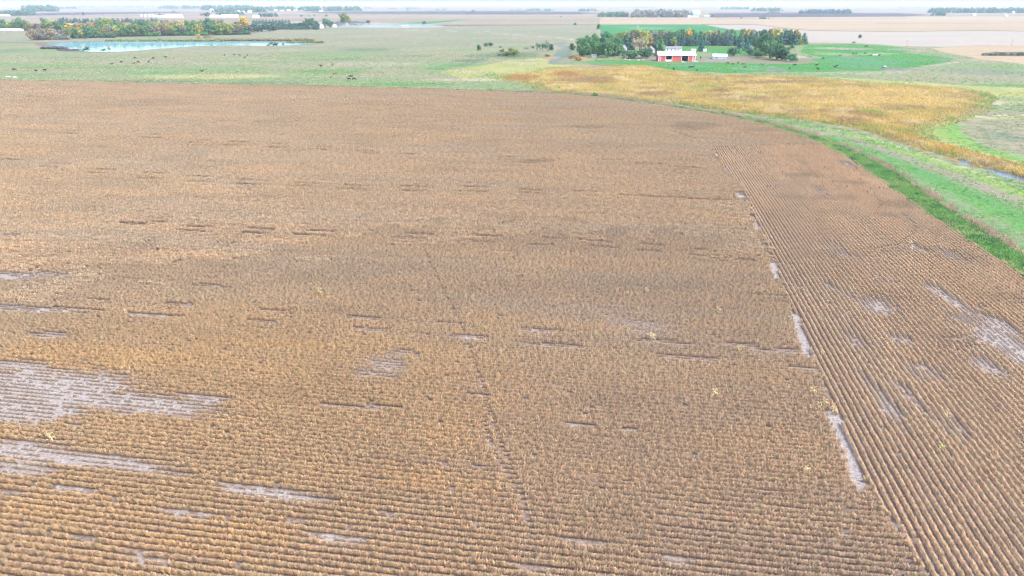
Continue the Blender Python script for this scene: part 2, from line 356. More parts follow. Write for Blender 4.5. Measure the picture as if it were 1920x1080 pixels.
zone('hay_field', [(1380, 222), (1440, 229), (1500, 236), (1600, 250), (1700, 284), (1800, 316), (1860, 336), (1920, 357), (2100, 420), (2600, 620), (2600, 980), (2050, 600), (1920, 518), (1735, 398), (1600, 303), (1510, 259), (1440, 237)], 0)
zone('marsh_ground', MARSH, 1.5)
zone('mud_bank', grow(POND, 1.10), 3.0, px=False)
zone('pond', POND, 1.2)
zone('creek', [(1794, 299), (1806, 298), (1818, 304), (1822, 309), (1812, 309), (1800, 304)], .15)
zone('creek', [(1842, 313), (1860, 316), (1885, 322), (1920, 332), (1990, 350), (1990, 358), (1920, 340), (1880, 331), (1858, 322)], .2)
zone('creek', [(1036, 107), (1044, 106.6), (1053, 107.8), (1046, 109.2), (1037, 109)], .2)
zone('dry_grass_strip', strip(FIELD_EDGE, weed_w - .2, dry_w), .5, px=False)
zone('weed_strip', strip(FIELD_EDGE, -.5, weed_w), .5, px=False)
zone('soybean_field', FIELD_POLY, .0, px=False)

def densify(p, jit, seed):
    out = []
    n = len(p)
    for i in range(n):
        a, b = p[i], p[(i + 1) % n]
        L = np.linalg.norm(b - a); r = max(np.linalg.norm((a + b) / 2), 30)
        k = int(np.clip(L / (r * 0.012), 1, 24))
        for j in range(k): out.append(a + (b - a) * j / k)
    out = np.array(out)
    if jit:
        s = 1 / (jit * 5)
        out[:, 0] += (fbm(out[:, 0] * s, out[:, 1] * s, seed) - .5) * 3 * jit
        out[:, 1] += (fbm(out[:, 0] * s + 50, out[:, 1] * s, seed + 5) - .5) * 3 * jit
    return out
cv, ce = [], []
zp = []
for zi, (nm, poly, jit) in enumerate(Z):
    d = densify(poly, jit, zi * 3 + 1); zp.append(d)
    k = len(cv); cv += [Vector((float(x), float(y))) for x, y in d]
    ce += [(k + i, k + (i + 1) % len(d)) for i in range(len(d))]
# filling points: a fan round the viewpoint, finer near than far
rr = [24.0]
while rr[-1] < 1500: rr.append(rr[-1] * 1.024)
while rr[-1] < 9000: rr.append(rr[-1] * 1.09)
for i, r in enumerate(rr):
    st = math.radians(.5 if r < 1500 else 1.6)
    for a in np.arange(-math.radians(46), math.radians(46), st):
        a2 = a + (st / 2 if i % 2 else 0)
        cv.append(Vector((r * math.sin(a2) + random.uniform(-.002, .002) * r, r * math.cos(a2) + random.uniform(-.002, .002) * r)))
for r in (20000, 44000):
    for a in range(-180, 180, 12): cv.append(Vector((r * math.sin(math.radians(a)), r * math.cos(math.radians(a)))))
for r in (60, 400, 3000):
    for a in list(range(-180, -60, 12)) + list(range(60, 180, 12)): cv.append(Vector((r * math.sin(math.radians(a)), r * math.cos(math.radians(a)))))
ov, oe, of = geometry.delaunay_2d_cdt(cv, ce, [], 0, 1e-4)[:3]
GV = np.array([(v.x, v.y) for v in ov]); GF = np.array(of, dtype=np.int64)
GC = GV[GF].mean(1)
own = np.full(len(GF), -1)
for zi, d in enumerate(zp): own[inpoly(GC[:, 0], GC[:, 1], d)] = zi

# stains of other growth and bare ground (albedo) laid over the fields, each where it lies
STAIN = []
def stain(cx, cy, rx, ry, c, a=1.0):
    p = ground(cx, cy); hx = rx * mpp(cx, cy); hy = abs(ground(cx, cy - ry)[1] - ground(cx, cy + ry)[1]) / 2
    STAIN.append(('e', p, hx, hy, c, a))
def streak(pts, w, c, a=1.0): STAIN.append(('l', G(pts), w, 0, c, a))
LUSH, YEL, TAN, GREY, LIME, PALE = (0.058, 0.140, 0.036), (0.214, 0.203, 0.092), (0.180, 0.154, 0.119), (0.104, 0.104, 0.084), (0.135, 0.190, 0.053), (0.240, 0.210, 0.164)
BROWN, DGREEN = (0.119, 0.096, 0.073), (0.063, 0.094, 0.048)
stain(390, 143, 150, 5.5, YEL, .95); stain(560, 139, 60, 4, YEL, .35); stain(610, 134, 90, 6, LUSH, .7); stain(300, 137, 90, 4, LUSH, .6); stain(90, 140, 70, 5, LUSH, .55)
stain(250, 152, 200, 4, DGREEN, .7); stain(500, 156, 120, 4, DGREEN, .6); stain(760, 158, 110, 5, LUSH, .8); stain(560, 93, 60, 2, YEL, .5); stain(150, 125, 130, 5, LUSH, .45)
stain(690, 93, 60, 4, DGREEN, .6); stain(760, 105, 70, 5, GREY, .5); stain(640, 112, 90, 3, DGREEN, .5); stain(820, 128, 26, 3, LUSH, .9); stain(850, 122, 40, 3, LUSH, .8); stain(880, 114, 40, 3, DGREEN, .8)
stain(700, 120, 120, 5, PALE, .45); stain(420, 118, 120, 4, PALE, .35); stain(150, 108, 120, 5, GREY, .35); stain(0, 95, 60, 6, DGREEN, .5); stain(880, 150, 110, 2.5, PALE, .6); stain(950, 168, 60, 2.5, LUSH, .5)
stain(960, 103, 60, 8, DGREEN, .75); stain(900, 105, 40, 6, DGREEN, .55); streak([(800, 58), (900, 60), (980, 66), (1040, 70)], 4, (0.214, 0.179, 0.128), .9); streak([(700, 56), (830, 57.5), (930, 59)], 3, (0.218, 0.208, 0.157), .8)
streak([(1040, 70), (1065, 73), (1090, 76)], 6, (0.217, 0.217, 0.136), .8); streak([(560, 110), (480, 108), (400, 108), (320, 113), (220, 122)], 1.2, GREY, .7)
streak([(820, 132), (860, 124), (890, 116), (905, 110), (930, 100)], 4, DGREEN, .7); streak([(655, 152), (740, 143), (830, 142)], 1.5, DGREEN, .7)
# meadow and marsh edge
stain(960, 142, 70, 4, LUSH, .8); stain(1010, 137, 25, 4, LUSH, .9); stain(980, 118, 40, 2.5, (0.238, 0.217, 0.116), .9); stain(880, 134, 40, 3, (0.239, 0.223, 0.127), .7); stain(900, 149, 50, 3, (0.239, 0.224, 0.138), .8)
stain(1050, 112, 20, 2, BROWN, .5); stain(1110, 117, 60, 3, LUSH, .7); stain(1130, 121, 40, 2, GREY, .8); stain(1085, 109, 18, 5, (0.208, 0.137, 0.071), .9); stain(1090, 97, 14, 7, (0.065, 0.126, 0.045), .9)
stain(1072, 86, 6, 5, (0.207, 0.126, 0.070), .8); stain(1040, 88, 5, 6, (0.198, 0.147, 0.076), .8); stain(1030, 108, 12, 5, (0.197, 0.136, 0.070), .8); stain(1060, 119, 22, 2, GREY, .7)
# cattle pasture round the farm
stain(1620, 113, 90, 7, (0.045, 0.141, 0.052), 1.0); stain(1620, 124, 70, 5, (0.044, 0.136, 0.049), .9); stain(1420, 127, 60, 3, (0.044, 0.136, 0.049), .9); stain(1300, 121, 60, 3, (0.044, 0.130, 0.049), .8); stain(1595, 107, 20, 2.5, GREY, .9)
stain(1580, 91, 70, 2.5, TAN, .8); stain(1700, 93, 50, 3, TAN, .6); stain(1640, 101, 60, 2, (0.124, 0.174, 0.068), .8); stain(1560, 101, 40, 4, (0.135, 0.176, 0.074), .7); stain(1455, 131, 26, 3, GREY, .95); stain(1590, 130, 40, 2, (0.065, 0.115, 0.049), .6)
stain(1690, 130, 40, 4, GREY, .9); stain(1770, 112, 40, 2, GREY, .7); stain(1850, 135, 90, 9, (0.105, 0.120, 0.085), .6); streak([(1700, 135), (1740, 124), (1790, 116), (1830, 112)], 3, (0.180, 0.170, 0.114), .8); stain(1880, 160, 70, 4, LUSH, .7)
stain(1600, 137, 110, 2.5, (0.181, 0.181, 0.110), .7); stain(1480, 105, 30, 4, PALE, .8); stain(1350, 112, 40, 3, (0.156, 0.130, 0.105), .8); stain(1240, 52.5, 70, .5, (0.103, 0.174, 0.083), .9)
# hay field and creek meadow
streak([(1500, 238), (1560, 246), (1620, 258), (1700, 283), (1780, 311), (1850, 337), (1920, 365), (2000, 400)], 2.6, LIME, .9); streak([(1440, 231), (1520, 243), (1590, 258), (1660, 283), (1760, 320), (1860, 360), (1960, 400)], 3.5, (0.162, 0.139, 0.106), .85)
streak([(1600, 275), (1680, 302), (1760, 338), (1850, 375), (1940, 420)], 4, (.058, .150, .045), .7); streak([(1640, 300), (1740, 352), (1840, 405), (1940, 460)], 3, (0.123, 0.148, 0.082), .7); streak([(1700, 340), (1800, 395), (1900, 450)], 2, (.06, .145, .045), .6)
streak([(1790, 236), (1780, 246), (1800, 262), (1850, 282), (1920, 300), (1990, 318)], 4, (0.090, 0.187, 0.039), .9); streak([(1740, 238), (1760, 255), (1790, 268)], 4, LIME, .8); streak([(1810, 221), (1920, 217), (2000, 222)], 3, (0.228, 0.228, 0.126), .9)
stain(1870, 193, 30, 3, (0.241, 0.220, 0.159), .8); stain(1880, 255, 50, 12, (0.083, 0.118, 0.078), .6); stain(1900, 186, 60, 7, (0.122, 0.142, 0.071), .7)
# pale bare patches in the crop, long side along the rows
WHITE = (.212, .188, .172)
PATCH = []
def patch(cx, cy, L, D, a=1.0, end=False, c=WHITE):
    """L: length along the row in photo pixels, D: depth across the rows in photo pixels"""
    p = ground(cx, cy); m = mpp(cx, cy); d = abs(ground(cx, cy - D / 2)[1] - ground(cx, cy + D / 2)[1])
    PATCH.append((p, L * m / 2, d / 2, a, end, c))
for a in [(90, 725, 380, 70), (250, 760, 360, 40), (60, 765, 260, 60), (380, 750, 120, 14, .8), (30, 690, 200, 22, .8), (40, 850, 200, 40), (190, 870, 300, 26), (270, 885, 220, 12, .8), (30, 880, 160, 30, .7), (140, 921, 100, 12), (20, 930, 80, 10, .6),
          (510, 930, 230, 22), (440, 915, 90, 10, .7), (640, 1015, 120, 18), (350, 965, 130, 12, .9), (560, 980, 60, 8, .6), (270, 1050, 150, 12, .8), (160, 1015, 60, 8, .7), (725, 965, 60, 9, .7), (735, 975, 90, 7, .5), (1085, 1022, 90, 12, .9), (1270, 1055, 70, 10, .8),
          (1000, 1070, 80, 8, .6), (20, 520, 130, 16, .9), (95, 517, 90, 12, .6), (15, 445, 90, 12, .5), (75, 583, 220, 8, .9), (290, 596, 110, 7, .95), (10, 578, 90, 10, .9), (90, 630, 90, 12, .7), (720, 690, 110, 50, .55), (745, 665, 70, 16, .7),
          (1200, 612, 150, 40, .42), (1090, 590, 200, 40, .2), (690, 768, 120, 6, .4), (1080, 802, 60, 6, .6), (1180, 808, 30, 5, .6), (900, 880, 200, 16, .15), (150, 808, 60, 8, .6), (500, 608, 60, 6, .8), (330, 575, 60, 4, .6), (1020, 652, 80, 4, .5),
          (1290, 677, 120, 7, .9), (1240, 645, 110, 6, .8), (1460, 664, 120, 6, .8), (1515, 697, 60, 5, .9), (880, 637, 70, 5, .8), (690, 622, 70, 5, .8), (1000, 625, 70, 5, .7), (1500, 540, 40, 4, .5), (60, 800, 120, 10, .7)]:
    patch(*a)
for a in [(1652, 745, 12, 80, .5), (1672, 785, 12, 50, .4), (1700, 740, 12, 60, .45), (1790, 570, 14, 50, .75), (1760, 548, 12, 24, .6), (1890, 650, 40, 60, .75), (1880, 615, 20, 30, .7), (1640, 575, 34, 22, .6), (1600, 560, 20, 20, .4), (1722, 468, 14, 16, .55), (1780, 480, 16, 22, .5),
          (1810, 600, 30, 18, .5), (1570, 470, 18, 20, .35), (1540, 360, 12, 14, .4), (1590, 310, 14, 10, .6), (1730, 700, 40, 26, .4), (1850, 690, 30, 30, .5), (1600, 640, 16, 24, .45), (1690, 640, 24, 16, .5), (1780, 800, 30, 40, .35), (1560, 540, 10, 14, .5), (1650, 530, 20, 12, .35)]:
    cx, cy, w, d, al = a; patch(cx, cy, w * 2.2, d * 1.6, min(1, al * 1.1), True)
SAW = [([(1337, 281), (1343, 293)], .5), ([(1359, 316), (1366, 329)], .6), ([(1379, 355), (1389, 377)], .95), ([(1412, 412), (1420, 435)], .5), ([(1446, 486), (1457, 524)], .55), ([(1490, 592), (1514, 668)], .5), ([(1560, 779), (1587, 842), (1613, 916)], .5)]
for pts, w in SAW: streak(pts, w + .25, (.215, .195, .185), 1.0)

def patch_mask(X, Y):
    out = np.zeros(len(X)); colr = np.zeros((len(X), 3))
    for p, a, b, al, end, c in PATCH:
        dx, dy = X - p[0], Y - p[1]
        if end: u, v = dx, dy; a2, b2 = a, b
        else: u = dx * UM[0] + dy * UM[1]; v = dx * VM[0] + dy * VM[1]; a2, b2 = a, b
        r = np.sqrt((u / a2) ** 2 + (v / b2) ** 2)
        out = np.maximum(out, al * sstep(1.45, .25, r))
    return out

S = np.zeros((len(GV), 4)); S[:, :3] = .3
for kind, p, a, b, c, al in STAIN:
    if kind == 'e': w = al * sstep(1.35, .45, np.hypot((GV[:, 0] - p[0]) / a, (GV[:, 1] - p[1]) / b))
    else: w = al * sstep(1.5 * a, .5 * a, segdist(GV[:, 0], GV[:, 1], p))
    k = w / np.maximum(w + S[:, 3] * (1 - w), 1e-6)
    S[:, :3] = S[:, :3] * (1 - k[:, None]) + np.array(c) * k[:, None]; S[:, 3] = np.maximum(S[:, 3], w)
near = inpoly(GV[:, 0], GV[:, 1], FIELD_POLY)
pm = np.where(near, patch_mask(GV[:, 0], GV[:, 1]), 0)
pm = np.clip(pm * 1.15, 0, 1)
k = (pm > S[:, 3])
S[k, :3] = WHITE; S[:, 3] = np.maximum(S[:, 3], pm)

def ground_sheet(name, sel, mat):
    f = GF[sel]; used, inv = np.unique(f, return_inverse=True); f = inv.reshape(f.shape)
    v = np.zeros((len(used), 3)); v[:, :2] = GV[used]
    m = bpy.data.meshes.new(name); m.from_pydata(v.tolist(), [], f.tolist()); m.update()
    at = m.attributes.new('stain', 'FLOAT_COLOR', 'POINT'); at.data.foreach_set('color', S[used].astype(np.float32).ravel())
    m.materials.append(mat); o = link(name, m); tag(o, kind='structure'); return o
ground_sheet('far_farmland', own == -1, M['far_farmland'])
for zi, (nm, _, _) in enumerate(Z):
    if (own == zi).any(): ground_sheet(nm, own == zi, M[nm])

# ------------------------------------------------------------------ planting: clumps set on points
def scatter(name, P, rot, scl, idx, colr, templates, label, cat):
    """one object of points; each point carries one clump of the template meshes (turn, size and colour per point)"""
    tc = bpy.data.collections.new(name + '_clumps')
    for i, m in enumerate(templates):
        tc.objects.link(bpy.data.objects.new('%s_clump_%02d' % (name, i), m))
    me = bpy.data.meshes.new(name); me.vertices.add(len(P)); me.vertices.foreach_set('co', P.astype(np.float32).ravel())
    for nm, ty, data, key in (('rot', 'FLOAT_VECTOR', rot, 'vector'), ('scl', 'FLOAT_VECTOR', scl, 'vector'), ('idx', 'INT', idx, 'value'), ('tcol', 'FLOAT_COLOR', colr, 'color')):
        a = me.attributes.new(nm, ty, 'POINT'); a.data.foreach_set(key, np.ascontiguousarray(data).astype(np.int32 if ty == 'INT' else np.float32).ravel())
    me.update()
    o = link(name, me); tag(o, label, cat, kind='stuff')
    ng = bpy.data.node_groups.new(name + '_planting', 'GeometryNodeTree')
    ng.interface.new_socket('Geometry', in_out='INPUT', socket_type='NodeSocketGeometry')
    ng.interface.new_socket('Geometry', in_out='OUTPUT', socket_type='NodeSocketGeometry')
    gi = ng.nodes.new('NodeGroupInput'); go = ng.nodes.new('NodeGroupOutput')
    ci = ng.nodes.new('GeometryNodeCollectionInfo'); ci.inputs['Collection'].default_value = tc
    ci.inputs['Separate Children'].default_value = True; ci.inputs['Reset Children'].default_value = True
    ip = ng.nodes.new('GeometryNodeInstanceOnPoints'); ip.inputs['Pick Instance'].default_value = True
    def attr(nm, ty):
        n = ng.nodes.new('GeometryNodeInputNamedAttribute'); n.data_type = ty; n.inputs['Name'].default_value = nm
        return [s for s in n.outputs if s.enabled and s.name == 'Attribute'][0]
    L = ng.links.new
    L(gi.outputs[0], ip.inputs['Points']); L(ci.outputs[0], ip.inputs['Instance'])
    L(attr('idx', 'INT'), ip.inputs['Instance Index']); L(attr('scl', 'FLOAT_VECTOR'), ip.inputs['Scale'])
    e2r = ng.nodes.new('FunctionNodeEulerToRotation'); L(attr('rot', 'FLOAT_VECTOR'), e2r.inputs[0]); L(e2r.outputs[0], ip.inputs['Rotation'])
    L(ip.outputs[0], go.inputs[0])
    md = o.modifiers.new('planting', 'NODES'); md.node_group = ng
    return o
def in_view(X, Y, mx=110, my=60, Zt=0.6):
    x, y, d = to_px(X, Y, Zt)
    return (d > 1) & (x > -mx) & (x < 1920 + mx) & (y < 1080 + my)

def soy_segment(length, plants, width, seed, mat, leafw=.035, stems=14):
    """a short length of a ripe soybean row: each plant a broom of thin podded stems from one foot"""
    r = random.Random(seed); b = MB()
    for i in range(plants):
        x = (i + r.uniform(.3, .7)) / plants * length - length / 2; y = r.gauss(0, .012)
        hh = r.uniform(.56, .80); n0 = len(b.v); b.v.append((x, y, .0))
        for k in range(stems):
            sy = r.uniform(-1, 1); h = hh * (1 - .40 * sy * sy) * r.uniform(.78, 1.12)
            c = Vector((x + r.gauss(0, .30) * length / plants, y + sy * width * .5, h))
            a = r.uniform(0, math.pi); e = Vector((math.cos(a), math.sin(a), r.uniform(-.2, .2))) * leafw * r.uniform(.6, 1.2)
            d = Vector((-math.sin(a), math.cos(a), r.uniform(.1, 1.2))) * leafw * r.uniform(1.4, 3.2) * r.choice((-1, 1)); d.z = abs(d.z)
            k0 = len(b.v); b.v += [tuple(c - e), tuple(c + e), tuple(c + d + e * .5), tuple(c + d - e * .3)]
            b.f += [(n0, k0, k0 + 1), (k0, k0 + 1, k0 + 2, k0 + 3)]
    return b.mesh('soy', mat)
SOYMAT = plant_mat('ripe soybean', .27)
SEG, SEGF = .6, 2.4
SOY = [soy_segment(SEG, 6, .38, i, SOYMAT, .021, 15) for i in range(7)]
SOYF = [soy_segment(SEGF, 22, .40, 40 + i, SOYMAT, .034, 13) for i in range(6)]

# short gaps where the planter skipped, in pairs of one or two rows
GAPS = []
def gap(cx, cy, L, rows=1):
    p = ground(cx, cy); GAPS.append((p, L * mpp(cx, cy) / 2, .40 * rows))
for cx, cy, L in [(610, 436, 52), (585, 444, 55), (495, 432, 46), (480, 440, 40), (370, 428, 46), (360, 436, 44), (785, 443, 55), (770, 451, 60), (915, 447, 46), (905, 457, 46), (1040, 451, 50), (1015, 463, 50), (1125, 457, 40), (1135, 468, 46), (1225, 464, 40), (1215, 475, 42),
                  (1310, 473, 34), (1312, 485, 40), (1395, 492, 34), (250, 423, 46), (290, 420, 30),
                  (112, 310, 36), (95, 316, 36), (200, 320, 40), (180, 327, 40), (290, 328, 44), (275, 337, 46), (375, 334, 36), (365, 343, 44), (472, 340, 44), (462, 348, 40), (575, 346, 40), (560, 352, 44), (672, 352, 44), (660, 358, 42), (770, 353, 44), (775, 361, 44), (888, 354, 44), (890, 362, 44), (990, 359, 40), (1000, 366, 40),
                  (1100, 363, 46), (1260, 374, 60), (1190, 370, 50), (1330, 378, 60),
                  (25, 302, 30), (130, 253, 40), (205, 259, 34), (285, 261, 50), (300, 255, 30), (375, 266, 34), (365, 270, 30), (445, 269, 40), (435, 275, 36), (525, 273, 36), (515, 279, 34), (605, 278, 36), (597, 283, 34), (685, 285, 40), (690, 290, 34), (765, 292, 34), (855, 295, 36), (945, 297, 40), (1040, 301, 34), (1150, 303, 44), (1225, 310, 50), (1280, 316, 40),
                  (430, 229, 40), (490, 231, 36), (570, 229, 44), (140, 165, 40), (70, 183, 50), (1060, 240, 44), (1130, 240, 46), (1010, 305, 50), (985, 308, 30),
                  (185, 566, 46), (335, 575, 60), (520, 585, 55), (490, 605, 60), (295, 594, 110), (683, 600, 60), (695, 622, 66), (850, 609, 52), (880, 635, 66), (1015, 622, 76), (1055, 653, 72), (1235, 641, 66), (1290, 674, 110), (1390, 650, 60), (1510, 695, 60), (1460, 663, 110), (1440, 558, 80), (1480, 660, 60),
                  (640, 766, 70), (720, 768, 60), (1085, 800, 50), (1180, 808, 30), (690, 772, 40), (900, 745, 40), (150, 582, 110), (30, 585, 110), (400, 540, 80), (395, 537, 40)]:
    gap(cx, cy, L, 2 if cy < 500 else 1.3)
TRACKS = [(G([(795, 470), (830, 545), (862, 610), (890, 680), (915, 760), (945, 850), (985, 960), (1000, 1010)]), .3), (G([(905, 800), (925, 845), (958, 905), (980, 945)]), .3), (G([(1790, 640), (1830, 625), (1850, 600), (1835, 575)]), .6), (G([(1755, 655), (1800, 660), (1840, 640)]), .6),
          (G([(1450, 262), (1490, 266), (1500, 258)]), .6), (G([(1400, 250), (1440, 275)]), .5), (G([(1265, 250), (1300, 263)]), .6), (G([(1690, 400), (1720, 430), (1690, 460), (1640, 470)]), .35), (G([(1640, 370), (1655, 385), (1640, 400)]), .4)]

END_POLY = np.concatenate((G(END_EDGE), G([(2600, 1300), (2600, 970)]), FE[::-1][1:], ))
# keep of END_POLY only the part of the margin right of the end of the long rows
fe_px = [p for p in FIELD_EDGE if p[0] >= 1530]
END_POLY = np.concatenate((G(END_EDGE), G([(2600, 1300)]), G(fe_px[::-1]), G([(1480, 272), (1400, 276)])))

def lay_rows(az, poly_test, seg, rmin, rmax, spacing=.762):
    u = np.array((math.sin(az), math.cos(az))); v = np.array((math.cos(az), -math.sin(az)))
    R = rmax * 1.45
    nv = np.arange(-R, R, spacing); us = np.arange(-R, R, seg)
    A, B = np.meshgrid(us, nv)
    A = A + RNG.uniform(0, seg, len(nv))[:, None]
    B = B + 0.10 * (vnoise(A / 9, B * 3.1, 5) - .5) + 0.35 * (vnoise(A / 60, B / 14, 6) - .5)
    X = (A * u[0] + B * v[0]).ravel(); Y = (A * u[1] + B * v[1]).ravel()
    d = np.hypot(X, Y) * (1 + .25 * (vnoise(A.ravel() / 5, B.ravel() / 5, 77) - .5))
    k = (Y > 5) & (d >= rmin) & (d < rmax); X, Y = X[k], Y[k]
    k = in_view(X, Y); X, Y = X[k], Y[k]
    k = poly_test(X, Y); return X[k], Y[k]
main_test = lambda X, Y: inpoly(X, Y, FIELD_POLY) & ~inpoly(X, Y, END_POLY)
end_test = lambda X, Y: inpoly(X, Y, END_POLY) & inpoly(X, Y, FIELD_POLY)
SWATH = 9.14
C_TAN, C_ORA, C_GRY, C_BRN = np.array((.60, .465, .335)), np.array((.64, .455, .255)), np.array((.58, .48, .375)), np.array((.53, .40, .285))
def soy_colour(X, Y, end):
    u = X * UM[0] + Y * UM[1]; v = X * VM[0] + Y * VM[1]
    if end: u, v = v, u
    n1 = fbm(u / 55, v / 12, 11); n2 = fbm(u / 18, v / 5, 23); n3 = vnoise(u / .5, v / .5, 31); n4 = fbm(u / 6, v / 1.3, 41)
    c = C_TAN[None] * np.ones((len(X), 1))
    w = sstep(.48, .72, n1)[:, None] * .6; c = c * (1 - w) + C_GRY * w
    orange = sstep(85, 35, np.hypot(X + 48, Y - 42)) * .6 + .25 * sstep(.5, .7, n2)
    if end: orange = orange * .25
    c = c * (1 - orange[:, None]) + C_ORA * orange[:, None]
    w = (sstep(.58, .8, n4) * .5)[:, None]; c = c * (1 - w) + C_BRN * w
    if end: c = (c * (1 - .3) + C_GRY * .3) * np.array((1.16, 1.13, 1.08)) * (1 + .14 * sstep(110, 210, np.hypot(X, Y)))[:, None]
    return c * (.94 + .12 * n3)[:, None] * (.9 + .2 * n2)[:, None]
def blob(X, Y, cx, cy, rx, ry):
    p = ground(cx, cy); hx = rx * mpp(cx, cy); hy = abs(ground(cx, cy - ry)[1] - ground(cx, cy + ry)[1]) / 2
    return sstep(1.4, .5, np.hypot((X - p[0]) / hx, (Y - p[1]) / hy) + (fbm(X / 14, Y / 14, 9) - .5) * 1.0)
BLOTCH = [(1310, 238, 45, 6, .3), (1290, 245, 25, 3, .2), (1010, 304, 30, 4, .3), (1100, 240, 40, 4, .25), (820, 318, 60, 8, .12), (170, 280, 60, 8, .12), (720, 258, 70, 6, .14), (400, 310, 40, 6, .12), (330, 300, 50, 8, .16), (250, 345, 80, 10, .14), (480, 375, 60, 6, .14), (250, 195, 90, 8, .14), (60, 185, 60, 6, .14), (700, 200, 120, 6, .1), (900, 225, 70, 5, .1), (1180, 275, 80, 8, .1),
          (640, 520, 80, 14, .1), (230, 470, 90, 12, .14), (120, 395, 110, 10, .14), (1420, 245, 50, 4, .2), (1500, 256, 30, 3, .2), (520, 165, 120, 4, .12), (1000, 205, 90, 5, .12), (960, 545, 120, 16, .08), (1250, 540, 100, 14, .1),
          (1500, 330, 26, 4, .35), (1560, 372, 40, 5, .3), (1600, 345, 30, 4, .3), (1690, 385, 36, 7, .35), (1665, 405, 20, 6, .3), (1480, 372, 26, 5, .28), (1560, 480, 60, 8, .2), (1800, 485, 50, 16, .3), (1740, 470, 20, 8, .25), (1850, 605, 36, 14, .3), (1800, 640, 50, 12, .25), (1660, 470, 40, 8, .15), (1560, 400, 30, 5, .2), (1640, 560, 50, 8, .15), (1880, 560, 40, 12, .2)]
def blotches(X, Y):
    f = np.ones(len(X))
    for cx, cy, rx, ry, a in BLOTCH: f *= 1 - a * blob(X, Y, cx, cy, rx, ry)
    return f
def soy(az, test, end, seg, tmpl, rmin, rmax, name, label):
    X, Y = lay_rows(az, test, seg, rmin, rmax)
    n = len(X); u = X * UM[0] + Y * UM[1]; v = X * VM[0] + Y * VM[1]
    keep = np.ones(n); size = .85 + .3 * fbm(u / 8, v / 8, 3)
    pm = patch_mask(X, Y); st = vnoise(u / 2.2, v / .8, 71) if not end else vnoise(u / .8, v / 2.2, 71)
    hole = sstep(.18, .95, pm + (st - .5) * .8) * sstep(.0, .12, pm); soft = sstep(.02, .75, pm + (st - .5) * .5) * sstep(.0, .12, pm)
    keep *= 1 - .22 * hole; size *= 1 - (.36 + .3 * st) * soft; hole = np.maximum(hole, soft * .8)
    for p, L, w in GAPS:
        if end: break
        d = (np.abs((X - p[0]) * UM[0] + (Y - p[1]) * UM[1]) < L + seg * .3) & (np.abs((X - p[0]) * VM[0] + (Y - p[1]) * VM[1]) < w)
        keep[d] = .65; size[d] *= .5
    for pts, w in TRACKS:
        if seg > 1: w = w * 1.6
        tk = segdist(X, Y, pts) < w; size[tk] *= .72; keep[tk] *= .85
    for pts, w in SAW: keep[segdist(X, Y, G(pts)) < w + .12] *= .0
    k = RNG.random(n) < keep * (.994 if seg < 1 else 1)
    X, Y, size, hole = X[k], Y[k], size[k], hole[k]; n = len(X)
    P = np.stack((X, Y, np.zeros(n) - .01), 1)
    rz = math.pi / 2 - az + np.where(RNG.random(n) < .5, 0, math.pi)
    rot = np.zeros((n, 3)); rot[:, 2] = rz + RNG.normal(0, .03, n)
    scl = np.ones((n, 3)); scl[:, 0] = 1.02; scl[:, 1] = size * RNG.uniform(.85, 1.15, n) * ((.84 if seg < 1 else .7) if end else 1); scl[:, 2] = size * RNG.uniform(.85, 1.15, n) * (.82 if end else 1)
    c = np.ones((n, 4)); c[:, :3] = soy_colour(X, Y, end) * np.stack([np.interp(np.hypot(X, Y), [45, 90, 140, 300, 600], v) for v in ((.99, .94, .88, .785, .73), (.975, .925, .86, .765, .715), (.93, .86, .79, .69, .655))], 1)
    c[:, :3] *= (1 + .5 * (blotches(X, Y) - 1))[:, None] * RNG.normal(1, .014, (n, 3)) * .95
    g = (hole * .65)[:, None]; c[:, :3] = c[:, :3] * (1 - g) + np.array((.50, .44, .41)) * g
    print(name, n)
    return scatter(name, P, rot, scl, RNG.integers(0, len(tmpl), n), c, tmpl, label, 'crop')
R1, R2 = 140, 760
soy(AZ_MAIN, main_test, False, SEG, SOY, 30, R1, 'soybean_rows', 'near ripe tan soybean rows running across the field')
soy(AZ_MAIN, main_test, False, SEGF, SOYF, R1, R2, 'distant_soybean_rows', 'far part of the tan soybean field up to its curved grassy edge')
R1 = 215
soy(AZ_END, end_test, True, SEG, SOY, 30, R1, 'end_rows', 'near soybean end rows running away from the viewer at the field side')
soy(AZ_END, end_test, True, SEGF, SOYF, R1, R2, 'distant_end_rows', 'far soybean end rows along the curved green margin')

# ------------------------------------------------------------------ reeds, weeds and dry grass
def tuft(seed, n, h, spread, w, mat, lean=.25, head=False):
    r = random.Random(seed); b = MB()
    for i in range(n):
        a = r.uniform(0, 6.28); d = spread * math.sqrt(r.random()); x, y = d * math.cos(a), d * math.sin(a)
        hh = h * r.uniform(.65, 1.1); a2 = r.uniform(0, 6.28); l = lean * hh * r.uniform(.2, 1.2)
        tx, ty = x + math.cos(a2) * l, y + math.sin(a2) * l; a3 = r.uniform(0, 3.14); cx, cy = math.cos(a3) * w, math.sin(a3) * w
        mx, my = x + (tx - x) * .35, y + (ty - y) * .35
        b.quad((x - cx, y - cy, 0), (x + cx, y + cy, 0), (mx + cx, my + cy, hh * .6), (mx - cx, my - cy, hh * .6))
        b.tri((mx - cx, my - cy, hh * .6), (mx + cx, my + cy, hh * .6), (tx, ty, hh))
        if head and r.random() < .5:
            b.tri((tx - cx * 1.6, ty - cy * 1.6, hh * .93), (tx + cx * 1.6, ty + cy * 1.6, hh * .93), (tx + math.cos(a2) * .15, ty + math.sin(a2) * .15, hh + .28))
    return b.mesh('tuft', mat)
REEDMAT = plant_mat('reed', .3); WEEDMAT = plant_mat('weed', .35)
REED = [tuft(100 + i, 20, 1.35, .95, .05, REEDMAT, .42, True) for i in range(6)]
